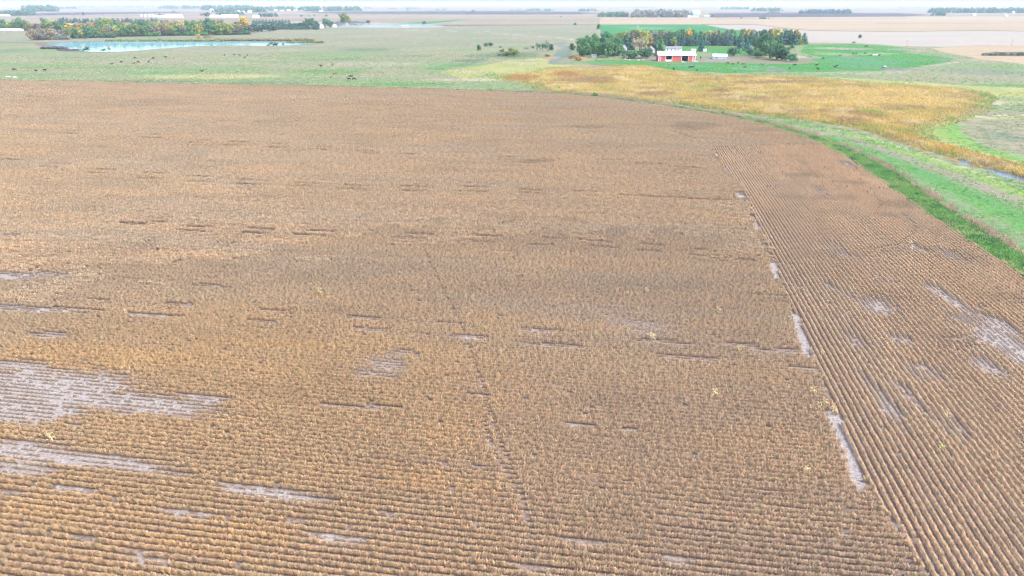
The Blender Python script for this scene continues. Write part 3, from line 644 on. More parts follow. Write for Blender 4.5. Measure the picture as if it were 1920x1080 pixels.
WEED = [tuft(200 + i, 16, .62, .42, .05, WEEDMAT, .5) for i in range(6)]
DRY = [tuft(300 + i, 18, .85, .42, .028, WEEDMAT, .45, True) for i in range(5)]
def points_in(poly, step, jit=.5):
    x0, y0 = poly.min(0); x1, y1 = poly.max(0)
    A, B = np.meshgrid(np.arange(x0, x1, step), np.arange(y0, y1, step))
    X = A.ravel() + RNG.uniform(-jit, jit, A.size) * step; Y = B.ravel() + RNG.uniform(-jit, jit, A.size) * step
    k = inpoly(X, Y, poly) & in_view(X, Y, 160, 60, 1.5); return X[k], Y[k]
def mixn(c, d, w): return c * (1 - w[:, None]) + np.asarray(d) * w[:, None]
def plant_area(name, X, Y, tmpl, colr, size, label, cat):
    n = len(X); P = np.stack((X, Y, np.zeros(n) - .02), 1); rot = np.zeros((n, 3)); rot[:, 2] = RNG.uniform(0, 6.28, n)
    rot[:, 0] = RNG.normal(0, .06, n); rot[:, 1] = RNG.normal(0, .06, n)
    scl = np.repeat((size * RNG.uniform(.75, 1.25, n))[:, None], 3, 1)
    c = np.ones((n, 4)); c[:, :3] = colr * RNG.uniform(.85, 1.15, n)[:, None]
    print(name, n)
    return scatter(name, P, rot, scl, RNG.integers(0, len(tmpl), n), c, tmpl, label, cat)
mz = [i for i, z in enumerate(Z) if z[0] == 'marsh_ground'][0]
X, Y = points_in(zp[mz], 1.35)
for cz in [i for i, z in enumerate(Z) if z[0] == 'creek']:
    k = ~inpoly(X, Y, zp[cz]); X, Y = X[k], Y[k]
ed = np.min([segdist(X, Y, np.concatenate((zp[mz], zp[mz][:1])))], axis=0)
k = RNG.random(len(X)) < .25 + .75 * sstep(0, 7, ed + (fbm(X / 6, Y / 6, 54) - .5) * 8); X, Y, ed = X[k], Y[k], ed[k]
n1, n2, n3 = fbm(X / 38, Y / 38, 51), fbm(X / 12, Y / 12, 52), fbm(X / 60, Y / 22, 53)
c = np.ones((len(X), 1)) * np.array((.525, .412, .15))
c = mixn(c, (.58, .43, .145), sstep(.45, .65, n1)); c = mixn(c, (.49, .345, .11), sstep(.5, .75, n2) * .8); c = mixn(c, (.36, .25, .15), sstep(.58, .74, n3) * .8)
n4 = fbm(X / 9, Y / 9, 55); c = mixn(c, (.40, .37, .14), sstep(.56, .72, n4) * .7); c = mixn(c, (.60, .50, .27), sstep(.44, .30, n4) * .8); c = mixn(c, (.36, .25, .14), sstep(.60, .78, fbm(X / 16, Y / 8, 56)) * .7)
for a in [(1500, 187, 60, 5), (1350, 173, 18, 3.5), (1540, 187, 26, 4), (1230, 178, 40, 4), (1100, 152, 60, 6), (1460, 157, 60, 2), (1620, 216, 26, 8), (1590, 228, 30, 5)]: c = mixn(c, (.36, .23, .13), blob(X, Y, *a) * .75)
for a in [(1650, 175, 130, 9), (1580, 190, 130, 8), (1700, 195, 80, 8)]: c = mixn(c, (.63, .475, .19), blob(X, Y, *a) * .8)
for a in [(900, 146, 40, 6), (960, 148, 60, 5), (1060, 142, 30, 6)]: c = mixn(c, (.42, .25, .10), blob(X, Y, *a) * .9)
for a in [(1635, 213, 26, 4), (1330, 165, 26, 4), (1620, 239, 22, 4), (1700, 250, 24, 5), (1760, 290, 30, 4)]: c = mixn(c, (.34, .36, .09), blob(X, Y, *a) * .85)
for a in [(1800, 282, 40, 8), (1860, 300, 30, 6), (1730, 262, 40, 8)]: c = mixn(c, (.50, .34, .10), blob(X, Y, *a) * .8)
plant_area('marsh_reeds', X, Y, REED, c, (.65 + .6 * fbm(X / 20, Y / 20, 61)) * (.6 + .4 * sstep(0, 6, ed)), 'golden and russet reeds filling the marsh beyond the crop', 'reeds')

def strip_points(f0, f1, step, x0=-100):
    poly = strip(FIELD_EDGE, f0, f1); X, Y = points_in(poly, step); return X, Y
X, Y = strip_points(-.4, weed_w + .3, .62)
n1, n2 = fbm(X / 7, Y / 7, 81), fbm(X / 2.5, Y / 2.5, 82)
c = np.ones((len(X), 1)) * np.array((.18, .345, .10)); c = mixn(c, (.29, .40, .14), sstep(.45, .7, n1)); c = mixn(c, (.08, .20, .08), sstep(.55, .8, n2)); c = mixn(c, (.26, .27, .13), sstep(.66, .85, n1) * .7)
plant_area('margin_weeds', X, Y, WEED, c, .7 + .9 * n2, 'dense green weeds along the curved field edge', 'weeds')
X, Y = strip_points(weed_w - .3, dry_w + .3, .72)
n1 = fbm(X / 5, Y / 5, 83)
k = RNG.random(len(X)) < .35 + .65 * sstep(.4, .6, n1); X, Y, n1 = X[k], Y[k], n1[k]
c = np.ones((len(X), 1)) * np.array((.42, .33, .23)); c = mixn(c, (.20, .24, .10), sstep(.5, .35, n1) * .7)
plant_area('dry_grass', X, Y, DRY, c, .6 + .7 * n1, 'pale dry grass line between the green weeds and hay field', 'grass')

def zone_at(X, Y):
    z = np.full(len(X), -1)
    for i, d in enumerate(zp): z[inpoly(X, Y, d)] = i
    return z
ZN = np.array([z[0] for z in Z] + ['far_farmland'])
GRASS = [tuft(400 + i, 12, .34, .38, .035, WEEDMAT, .6) for i in range(5)]
def tussocks(name, pxpoly, step, zones, base, alts, keepf, size, label):
    X, Y = points_in(G(pxpoly), step); nm = ZN[zone_at(X, Y)]
    n1 = fbm(X / (step * 9), Y / (step * 9), 91); k = np.isin(nm, zones) & (RNG.random(len(X)) < keepf * sstep(.3, .62, n1)); X, Y = X[k], Y[k]
    c = np.ones((len(X), 1)) * np.array(base)
    for i, (cc, a, b) in enumerate(alts): c = mixn(c, cc, sstep(a, b, fbm(X / (step * 6), Y / (step * 6), 95 + i)))
    plant_area(name, X, Y, GRASS, c, size * (.7 + .6 * RNG.random(len(X))), label, 'grass')
tussocks('hay_field_grass', [(1380, 215), (1480, 222), (1600, 245), (1750, 290), (1930, 345), (2100, 420), (2100, 640), (1900, 520), (1700, 390), (1580, 300), (1440, 243)], .95, ['hay_field', 'dry_grass_strip', 'pasture', 'meadow'], (.19, .39, .11), [((.38, .40, .18), .58, .8), ((.13, .32, .08), .55, .8)], .55, 1.0, 'short green and tan grass tufts of the hay field')
tussocks('creek_meadow_grass', [(1690, 225), (1830, 195), (2050, 195), (2050, 350), (1900, 312), (1740, 262)], 1.3, ['meadow', 'grey_pasture', 'pasture'], (.26, .33, .12), [((.40, .38, .2), .5, .75), ((.2, .23, .16), .5, .8)], .35, 1.1, 'yellow-green grass tufts round the creek meadow')
tussocks('pasture_tussocks', [(-80, 106), (400, 104), (760, 100), (900, 100), (1010, 104), (1010, 178), (600, 165), (-80, 153)], 2.6, ['pasture', 'meadow', 'grey_pasture'], (.32, .36, .19), [((.44, .38, .25), .5, .75), ((.17, .27, .11), .52, .75)], .7, 1.5, 'grey-green tussocks of the grazed pasture')
tussocks('cattle_pasture_tussocks', [(1100, 112), (1500, 84), (1750, 90), (2000, 130), (2000, 205), (1850, 190), (1600, 155), (1300, 142), (1100, 128)], 2.8, ['pasture', 'meadow', 'green_pasture'], (.15, .37, .08), [((.38, .38, .17), .62, .85), ((.10, .28, .08), .5, .75)], .4, 1.4, 'green and straw tussocks round the cattle')
X, Y = points_in(grow(MARSH, 1.06), 1.5); d = segdist(X, Y, np.concatenate((zp[mz], zp[mz][:1]))); ins = inpoly(X, Y, zp[mz]); nm = ZN[zone_at(X, Y)]
k = (np.where(ins, d < 5, d < 6 + 8 * (fbm(X / 25, Y / 25, 97) - .4))) & np.isin(nm, ['marsh_ground', 'meadow', 'pasture', 'green_pasture', 'hay_field', 'grey_pasture']) & (RNG.random(len(X)) < .75); X, Y = X[k], Y[k]
n1 = fbm(X / 12, Y / 12, 98); c = np.ones((len(X), 1)) * np.array((.42, .40, .15)); c = mixn(c, (.26, .32, .10), sstep(.45, .7, n1)); c = mixn(c, (.50, .42, .22), sstep(.45, .25, n1))
plant_area('marsh_fringe_grass', X, Y, DRY, c, .8 + .6 * n1, 'yellow-green grass fringe round the golden reeds', 'grass')

# ------------------------------------------------------------------ trees
LEAF = leaf_mat(); BARK = plain('bark', (.10, .08, .065), .95, .3, 3.0)
def crown_mesh(seed, kind, n):
    r = random.Random(seed); b = MB()
    def leaf(p, nrm, s):
        nrm = (nrm + Vector((r.gauss(0, .5), r.gauss(0, .5), r.gauss(0, .5)))).normalized()
        u = nrm.orthogonal().normalized(); u.rotate(Matrix.Rotation(r.uniform(0, 6.28), 3, nrm)); w = nrm.cross(u)
        s1 = s * r.uniform(.6, 1.3); s2 = s1 * r.uniform(.5, .9)
        b.quad(tuple(p - u * s1), tuple(p - w * s2), tuple(p + u * s1), tuple(p + w * s2))
    if kind == 'conifer':
        tiers = 11
        for t in range(tiers):
            z = .08 + .88 * t / tiers; rad = .44 * (1 - (z / 1.06) ** 1.7) + .02; nb = max(6, int(19 * (1 - z) + 6))
            for k in range(nb):
                a = 6.28 * k / nb + r.uniform(-.3, .3) + t; l = rad * r.uniform(.75, 1.15)
                for q in range(4):
                    f = (q + .6) / 4
                    p = Vector((math.cos(a) * l * f, math.sin(a) * l * f, z - .08 * f * f * (1 - z) + r.uniform(-.015, .02)))
                    leaf(p, Vector((math.cos(a) * .5, math.sin(a) * .5, 1)), .07 * (1.15 - .5 * z))
        for k in range(14): leaf(Vector((r.uniform(-.02, .02), r.uniform(-.02, .02), r.uniform(.86, 1.0))), Vector((r.uniform(-1, 1), r.uniform(-1, 1), .5)), .03)
        return b.mesh('conifer_crown', LEAF)
    lobes = []
    if kind == 'bush': cz, hz, rx, nl = .48, .46, .46, 13
    elif kind == 'tall': cz, hz, rx, nl = .53, .47, .36, 22
    else: cz, hz, rx, nl = .52, .48, .43, 20
    lobes.append((Vector((0, 0, cz)), .26))
    for i in range(nl):
        a = r.uniform(0, 6.28); zz = r.uniform(-.85, .95); rr = math.sqrt(1 - zz * zz) * r.uniform(.55, .95)
        lobes.append((Vector((math.cos(a) * rx * rr, math.sin(a) * rx * rr, cz + hz * zz * .82)), r.uniform(.10, .19)))
    sparse = kind == 'sparse'
    for c, R in lobes:
        k = int(n * (R / .15) ** 2 / (nl + 3) * (.45 if sparse else 1))
        for i in range(k):
            d = Vector((r.gauss(0, 1), r.gauss(0, 1), r.gauss(0, 1))).normalized()
            p = c + d * R * r.uniform(.55, 1.08)
            if p.z < .03: p.z = r.uniform(.03, .1)
            leaf(p, d, .036 if sparse else .052)
    return b.mesh(kind + '_crown', LEAF)
def trunk_mesh(seed, kind):
    r = random.Random(seed); b = MB()
    if kind == 'conifer': b.tube((0, 0, -.01), (0, 0, .9), .022, .004, 6); return b.mesh('trunk', BARK)
    h = .2 if kind == 'bush' else .42
    b.tube((0, 0, -.01), (.01, 0, h * .6), .03, .023, 7); b.tube((.01, 0, h * .6), (-.01, .01, h), .023, .018, 7); b.tube((-.01, .01, h), (.01, .02, .8), .018, .005, 6)
    for i in range(7 if kind != 'sparse' else 11):
        a = r.uniform(0, 6.28); z = h * r.uniform(.75, 1.3); l = r.uniform(.2, .36); m = Vector((math.cos(a) * l * .55, math.sin(a) * l * .55, z + .14)); e = Vector((math.cos(a + .3) * l, math.sin(a + .3) * l, z + r.uniform(.2, .36)))
        b.tube((0, 0, z), tuple(m), .012, .008, 5); b.tube(tuple(m), tuple(e), .008, .003, 5)
    return b.mesh('trunk', BARK)
TM = {}
for kind, nvar, n in (('round', 5, 1150), ('tall', 4, 1100), ('bush', 4, 750), ('conifer', 4, 0), ('sparse', 2, 1300)):
    TM[kind] = [(trunk_mesh(900 + i, kind), crown_mesh(700 + 13 * i + len(kind), kind, n)) for i in range(nvar)]
NAMES = {'round': 'deciduous_tree', 'tall': 'deciduous_tree', 'bush': 'bush', 'conifer': 'spruce_tree', 'sparse': 'bare_tree'}
C = dict(green=(.105, .235, .085), dgreen=(.065, .170, .080), olive=(.18, .235, .075), lime=(.21, .32, .08), yellow=(.43, .37, .09), gold=(.54, .38, .055), orange=(.37, .26, .10), rust=(.33, .19, .09), tan=(.30, .255, .17),
         grey=(.23, .24, .19), spruce=(.050, .130, .090), blue=(.075, .165, .135), purple=(.13, .13, .13), ygreen=(.27, .335, .08), brown=(.25, .21, .11), pale=(.34, .30, .21))
TREES = []
def tree(x, base, top, w, kind, col, label=None, group=None):
    p = ground(x, base); m = mpp(x, base); d = (base - top) * m * 1.01
    h = max(d, .6); wd = w * m / .72 if kind != 'conifer' else w * m / .74
    o = empty(NAMES[kind], (p[0], p[1], 0), random.uniform(0, 6.28), (wd, wd, h))
    tm, cm = random.choice(TM[kind])
    link('trunk', tm, o); c = link('crown', cm, o)
    k = random.uniform(.88, 1.12); c.color = tuple(min(1, v * k * random.uniform(.93, 1.07)) for v in C[col]) + (1,)
    rec = dict(o=o, x=x, base=base, top=top, w=w, kind=kind, col=col, label=label, group=group); TREES.append(rec); return rec
COLW = dict(green='green', dgreen='dark green', olive='olive green', lime='bright green', yellow='yellow', gold='golden yellow', orange='orange', rust='rust coloured', tan='tan', grey='grey-brown', spruce='dark green', blue='blue-green', purple='dark purplish', ygreen='yellow-green', brown='brown', pale='pale tan')
ORD = 'first second third fourth fifth sixth seventh eighth ninth tenth eleventh twelfth thirteenth fourteenth fifteenth sixteenth seventeenth eighteenth nineteenth twentieth'.split()
def ordinal(i):
    if i < 20: return ORD[i]
    t, u = divmod(i + 1, 10); return ('twenty thirty forty fifty sixty seventy'.split()[t - 2] + '-' + ORD[u - 1]) if u else 'twentieth thirtieth fortieth fiftieth sixtieth'.split()[t - 2]
def row(name, where, items, group):
    """items: (x, base, top, w, kind, col); the label counts along the row from the left"""
    items = sorted(items)
    for i, (x, b, t, w, k, c) in enumerate(items):
        noun = {'conifer': 'spruce', 'bush': 'bush', 'sparse': 'half-bare tree'}.get(k, 'tree')
        pos = 'leftmost' if i == 0 else ('rightmost' if i == len(items) - 1 else ordinal(i) + ' from left')
        r = tree(x, b, t, w, k, c); tag(r['o'], '%s %s, %s %s' % (COLW[c], noun, pos, where), 'bush' if k == 'bush' else 'tree', group)
def interp(x, xs, ys): return float(np.interp(x, xs, ys))
R_ = random.Random(3)
# belt behind the pond, front row
fx = [(64, 'tan'), (73, 'grey'), (82, 'grey'), (91, 'brown'), (100, 'tan'), (109, 'grey'), (119, 'grey'), (128, 'olive'), (138, 'dgreen'), (150, 'ygreen'), (160, 'dgreen'), (168, 'dgreen'), (178, 'green'), (190, 'olive'), (200, 'brown'), (208, 'grey'), (219, 'ygreen'), (233, 'green'), (246, 'green'), (258, 'olive'),
      (269, 'green'), (279, 'green'), (288, 'grey'), (298, 'tan'), (309, 'brown'), (322, 'ygreen'), (333, 'green'), (344, 'grey'), (354, 'green'), (364, 'olive'), (375, 'yellow'), (381, 'green'), (392, 'dgreen'), (403, 'green'), (413, 'ygreen'), (422, 'olive'), (432, 'ygreen'), (441, 'purple'), (449, 'brown'), (457, 'dgreen'), (466, 'purple')]
row('a', 'in the front row behind the pond', [(x, interp(x, [60, 150, 230, 300, 400, 440, 470], [76, 72, 69, 67.5, 66, 65.5, 62.5]), interp(x, [60, 120, 200, 240, 470], [56, 54, 51, 47, 46]) + R_.uniform(-2, 2), R_.uniform(13, 17), 'round', c) for x, c in fx], 'front row of the belt behind the pond')
bx = [(126, 'olive', 47), (131, 'gold', 44.5), (142, 'brown', 46), (151, 'orange', 44.5), (162, 'olive', 45), (172, 'orange', 42.5), (182, 'rust', 43), (190, 'green', 39), (199, 'ygreen', 36), (208, 'ygreen', 35), (216, 'green', 38), (226, 'olive', 41), (236, 'orange', 43), (247, 'orange', 43.5), (258, 'dgreen', 40), (268, 'dgreen', 41), (278, 'green', 42), (288, 'ygreen', 40), (298, 'ygreen', 41), (308, 'rust', 43),
      (318, 'orange', 42), (328, 'yellow', 42), (336, 'orange', 41), (344, 'yellow', 40), (353, 'green', 40), (362, 'green', 39), (370, 'green', 39.5), (379, 'orange', 39.5), (390, 'dgreen', 36), (399, 'green', 38), (409, 'orange', 40), (417, 'olive', 42), (426, 'ygreen', 43), (436, 'orange', 44), (446, 'dgreen', 42)]
row('b', 'in the back row behind the pond', [(x, interp(x, [120, 450], [60, 57]), t, R_.uniform(12, 16), 'round', c) for x, c, t in bx], 'back row of the belt behind the pond')
r = tree(459, 60, 34, 19, 'tall', 'gold'); tag(r['o'], 'tall golden yellow tree rising at the right end of the pond belt', 'tree')
r = tree(466, 62, 47, 12, 'sparse', 'rust'); tag(r['o'], 'rust brown tree below the tall golden tree beside the pond belt', 'tree')
gx = [(2, 'dgreen', 40), (12, 'green', 38), (22, 'ygreen', 41), (32, 'green', 38), (42, 'green', 34), (50, 'olive', 40), (58, 'ygreen', 43), (66, 'brown', 44), (73, 'purple', 46), (80, 'orange', 44), (88, 'green', 37), (97, 'ygreen', 38), (106, 'olive', 40), (114, 'green', 41), (121, 'dgreen', 44)]
row('c', 'in the grove by the stubble at far left', [(x, 57.5, t, R_.uniform(13, 17), 'round', c) for x, c, t in gx], 'grove by the stubble field')
row('d', 'in the distant spruce line beyond the pond belt', [(x, 43, t, 8, 'conifer' if i % 3 else 'round', 'blue') for i, (x, t) in enumerate([(80, 34), (88, 35), (113, 34), (120, 33), (127, 33), (134, 35), (143, 34), (150, 35), (158, 34), (165, 34.5), (173, 36), (182, 34), (190, 34), (198, 34.5), (206, 35), (213, 35), (222, 34), (231, 35), (240, 34), (247, 35), (256, 35), (263, 36), (270, 35.5), (278, 36), (286, 35), (294, 34), (303, 37), (312, 38), (328, 38.5), (378, 36), (385, 37), (402, 36), (410, 36), (416, 37)])], 'distant spruce line')
row('e', 'in the dark belt right of the golden tree', [(476, 61, 46, 12, 'round', 'spruce'), (484, 60.5, 46, 13, 'round', 'spruce'), (493, 60, 45, 13, 'round', 'dgreen'), (502, 59, 44.5, 13, 'round', 'spruce'), (511, 58.5, 44, 13, 'round', 'spruce'), (519, 57.5, 45.5, 11, 'round', 'purple'), (525, 54.5, 41, 14, 'round', 'dgreen'), (533, 54, 44, 12, 'round', 'spruce')], 'dark belt right of the golden tree')
row('f', 'in the hazy row past the belt gap', [(546, 53.6, 43, 12, 'round', 'spruce'), (554, 53.6, 43.5, 11, 'round', 'spruce'), (562, 53.6, 43, 12, 'round', 'spruce'), (570, 53.6, 43, 12, 'round', 'spruce'), (577, 53.4, 36, 13, 'round', 'dgreen'), (585, 53.4, 35.5, 14, 'round', 'dgreen'), (593, 53.2, 40, 10, 'round', 'spruce'), (611, 52, 35, 15, 'round', 'green'), (619, 52, 39, 12, 'round', 'dgreen'), (634, 50, 41, 12, 'round', 'spruce'), (642, 49.6, 42, 10, 'round', 'spruce'), (647, 48.6, 27, 20, 'tall', 'olive'), (659, 48, 40, 10, 'round', 'spruce'), (668, 47.8, 40.5, 12, 'round', 'spruce'), (677, 47.4, 40.5, 12, 'round', 'spruce'), (691, 46.4, 38.5, 9.5, 'round', 'spruce')], 'hazy row past the belt gap')
row('g', 'in the far spruce strip behind the golden tree', [(x, 44.5, 36.5 + R_.uniform(-.6, .6), 7, 'conifer', 'blue') for x in range(476, 545, 6)] , 'far spruce strip')
# farm grove
row('h', 'in the leafy grove left of the red barn', [(1091, 106, 73, 22, 'tall', 'green'), (1098, 104, 70, 20, 'tall', 'green'), (1106, 101, 74, 20, 'tall', 'dgreen'), (1115, 100, 66.5, 20, 'tall', 'green'), (1118, 107, 78, 20, 'tall', 'green'), (1127, 102, 72, 20, 'tall', 'dgreen'), (1133, 95, 60, 20, 'tall', 'dgreen'), (1138, 108, 76, 22, 'tall', 'green'),
     (1143, 96, 66, 20, 'round', 'green'), (1148, 106, 77, 20, 'tall', 'dgreen'), (1154, 97, 68, 18, 'round', 'green'), (1158, 105, 84, 20, 'round', 'green'), (1160, 92, 62, 18, 'round', 'olive')], 'leafy grove left of the barn')
row('i', 'among the spruces left of the white house', [(1164, 96, 70, 16, 'conifer', 'blue'), (1173, 94, 64.5, 19, 'conifer', 'spruce'), (1182, 94, 68, 15, 'conifer', 'spruce'), (1227, 95, 66, 16, 'conifer', 'spruce'), (1238, 98, 71, 19, 'conifer', 'green')], 'spruces left of the white house')
row('j', 'of the autumn trees along the grove top', [(1160, 84, 61, 15, 'round', 'olive'), (1171, 84, 59, 15, 'round', 'ygreen'), (1180, 84, 59, 13, 'round', 'grey'), (1187, 84, 58, 14, 'round', 'brown'), (1195, 84, 57, 14, 'round', 'olive'), (1202, 84, 56, 15, 'round', 'yellow'), (1213, 84, 58, 14, 'round', 'ygreen'), (1224, 82, 57, 15, 'round', 'grey'), (1237, 82, 58, 13, 'round', 'olive'),
     (1248, 82, 58, 15, 'round', 'pale'), (1256, 82, 58, 13, 'round', 'green'), (1267, 82, 58, 15, 'round', 'green'), (1278, 81, 57, 15, 'round', 'dgreen'), (1289, 81, 55, 13, 'round', 'gold'), (1300, 81, 58, 15, 'round', 'green'), (1314, 81, 60, 13, 'round', 'green'), (1326, 81, 58.5, 13, 'round', 'yellow'), (1337, 81, 59, 14, 'round', 'tan'), (1348, 81, 58.5, 14, 'round', 'olive'), (1360, 81, 57.5, 14, 'round', 'grey'),
     (1372, 81, 57, 15, 'round', 'green'), (1391, 80, 56, 13, 'round', 'olive'), (1399, 80, 55, 13, 'round', 'yellow'), (1411, 80, 57, 14, 'round', 'grey'), (1427, 79, 56, 13, 'round', 'dgreen'), (1438, 79, 56, 13, 'round', 'brown'), (1447, 79, 55, 14, 'round', 'yellow'), (1457, 79, 54.5, 13, 'round', 'yellow'), (1470, 79, 56, 13, 'round', 'dgreen'), (1482, 79, 56, 13, 'round', 'olive'), (1491, 79, 57, 13, 'round', 'orange')], 'autumn trees along the grove top')
row('k', 'in the spruce windbreak behind the white house', [(x, 86 + R_.uniform(-.5, .5), R_.uniform(61, 66), 12.5, 'conifer', R_.choice(['blue', 'spruce', 'blue'])) for x in range(1248, 1388, 8)], 'spruce windbreak')
row('l', 'of the spruces at the grove right end', [(1388, 91, 66, 15, 'conifer', 'blue'), (1396, 88, 64, 15, 'conifer', 'spruce'), (1401, 96, 76, 15, 'conifer', 'blue'), (1406, 86, 60, 17, 'conifer', 'spruce'), (1416, 86, 59, 18, 'conifer', 'spruce'), (1432, 86, 56, 16, 'conifer', 'spruce'), (1463, 84, 61, 16, 'conifer', 'blue'), (1470, 84, 60, 16, 'conifer', 'blue'), (1477, 84, 62, 14, 'conifer', 'spruce'), (1487, 84.5, 60, 18, 'conifer', 'spruce'), (1497, 83.5, 63, 16, 'conifer', 'olive'), (1506, 83, 62, 16, 'conifer', 'spruce')], 'spruces at the grove right end')
row('m', 'in the dark thicket right of the teal shed', [(1412, 105, 88, 20, 'bush', 'dgreen'), (1421, 109, 90, 20, 'bush', 'green'), (1425, 102, 68, 24, 'round', 'green'), (1436, 104, 66, 24, 'round', 'dgreen'), (1443, 109, 76, 24, 'round', 'green'), (1449, 103, 68, 22, 'round', 'dgreen'), (1456, 112, 82, 26, 'round', 'dgreen'), (1466, 113, 86, 24, 'round', 'dgreen'), (1473, 113, 96, 18, 'bush', 'dgreen'), (1485, 116, 100, 17, 'bush', 'dgreen')], 'dark thicket right of the shed')
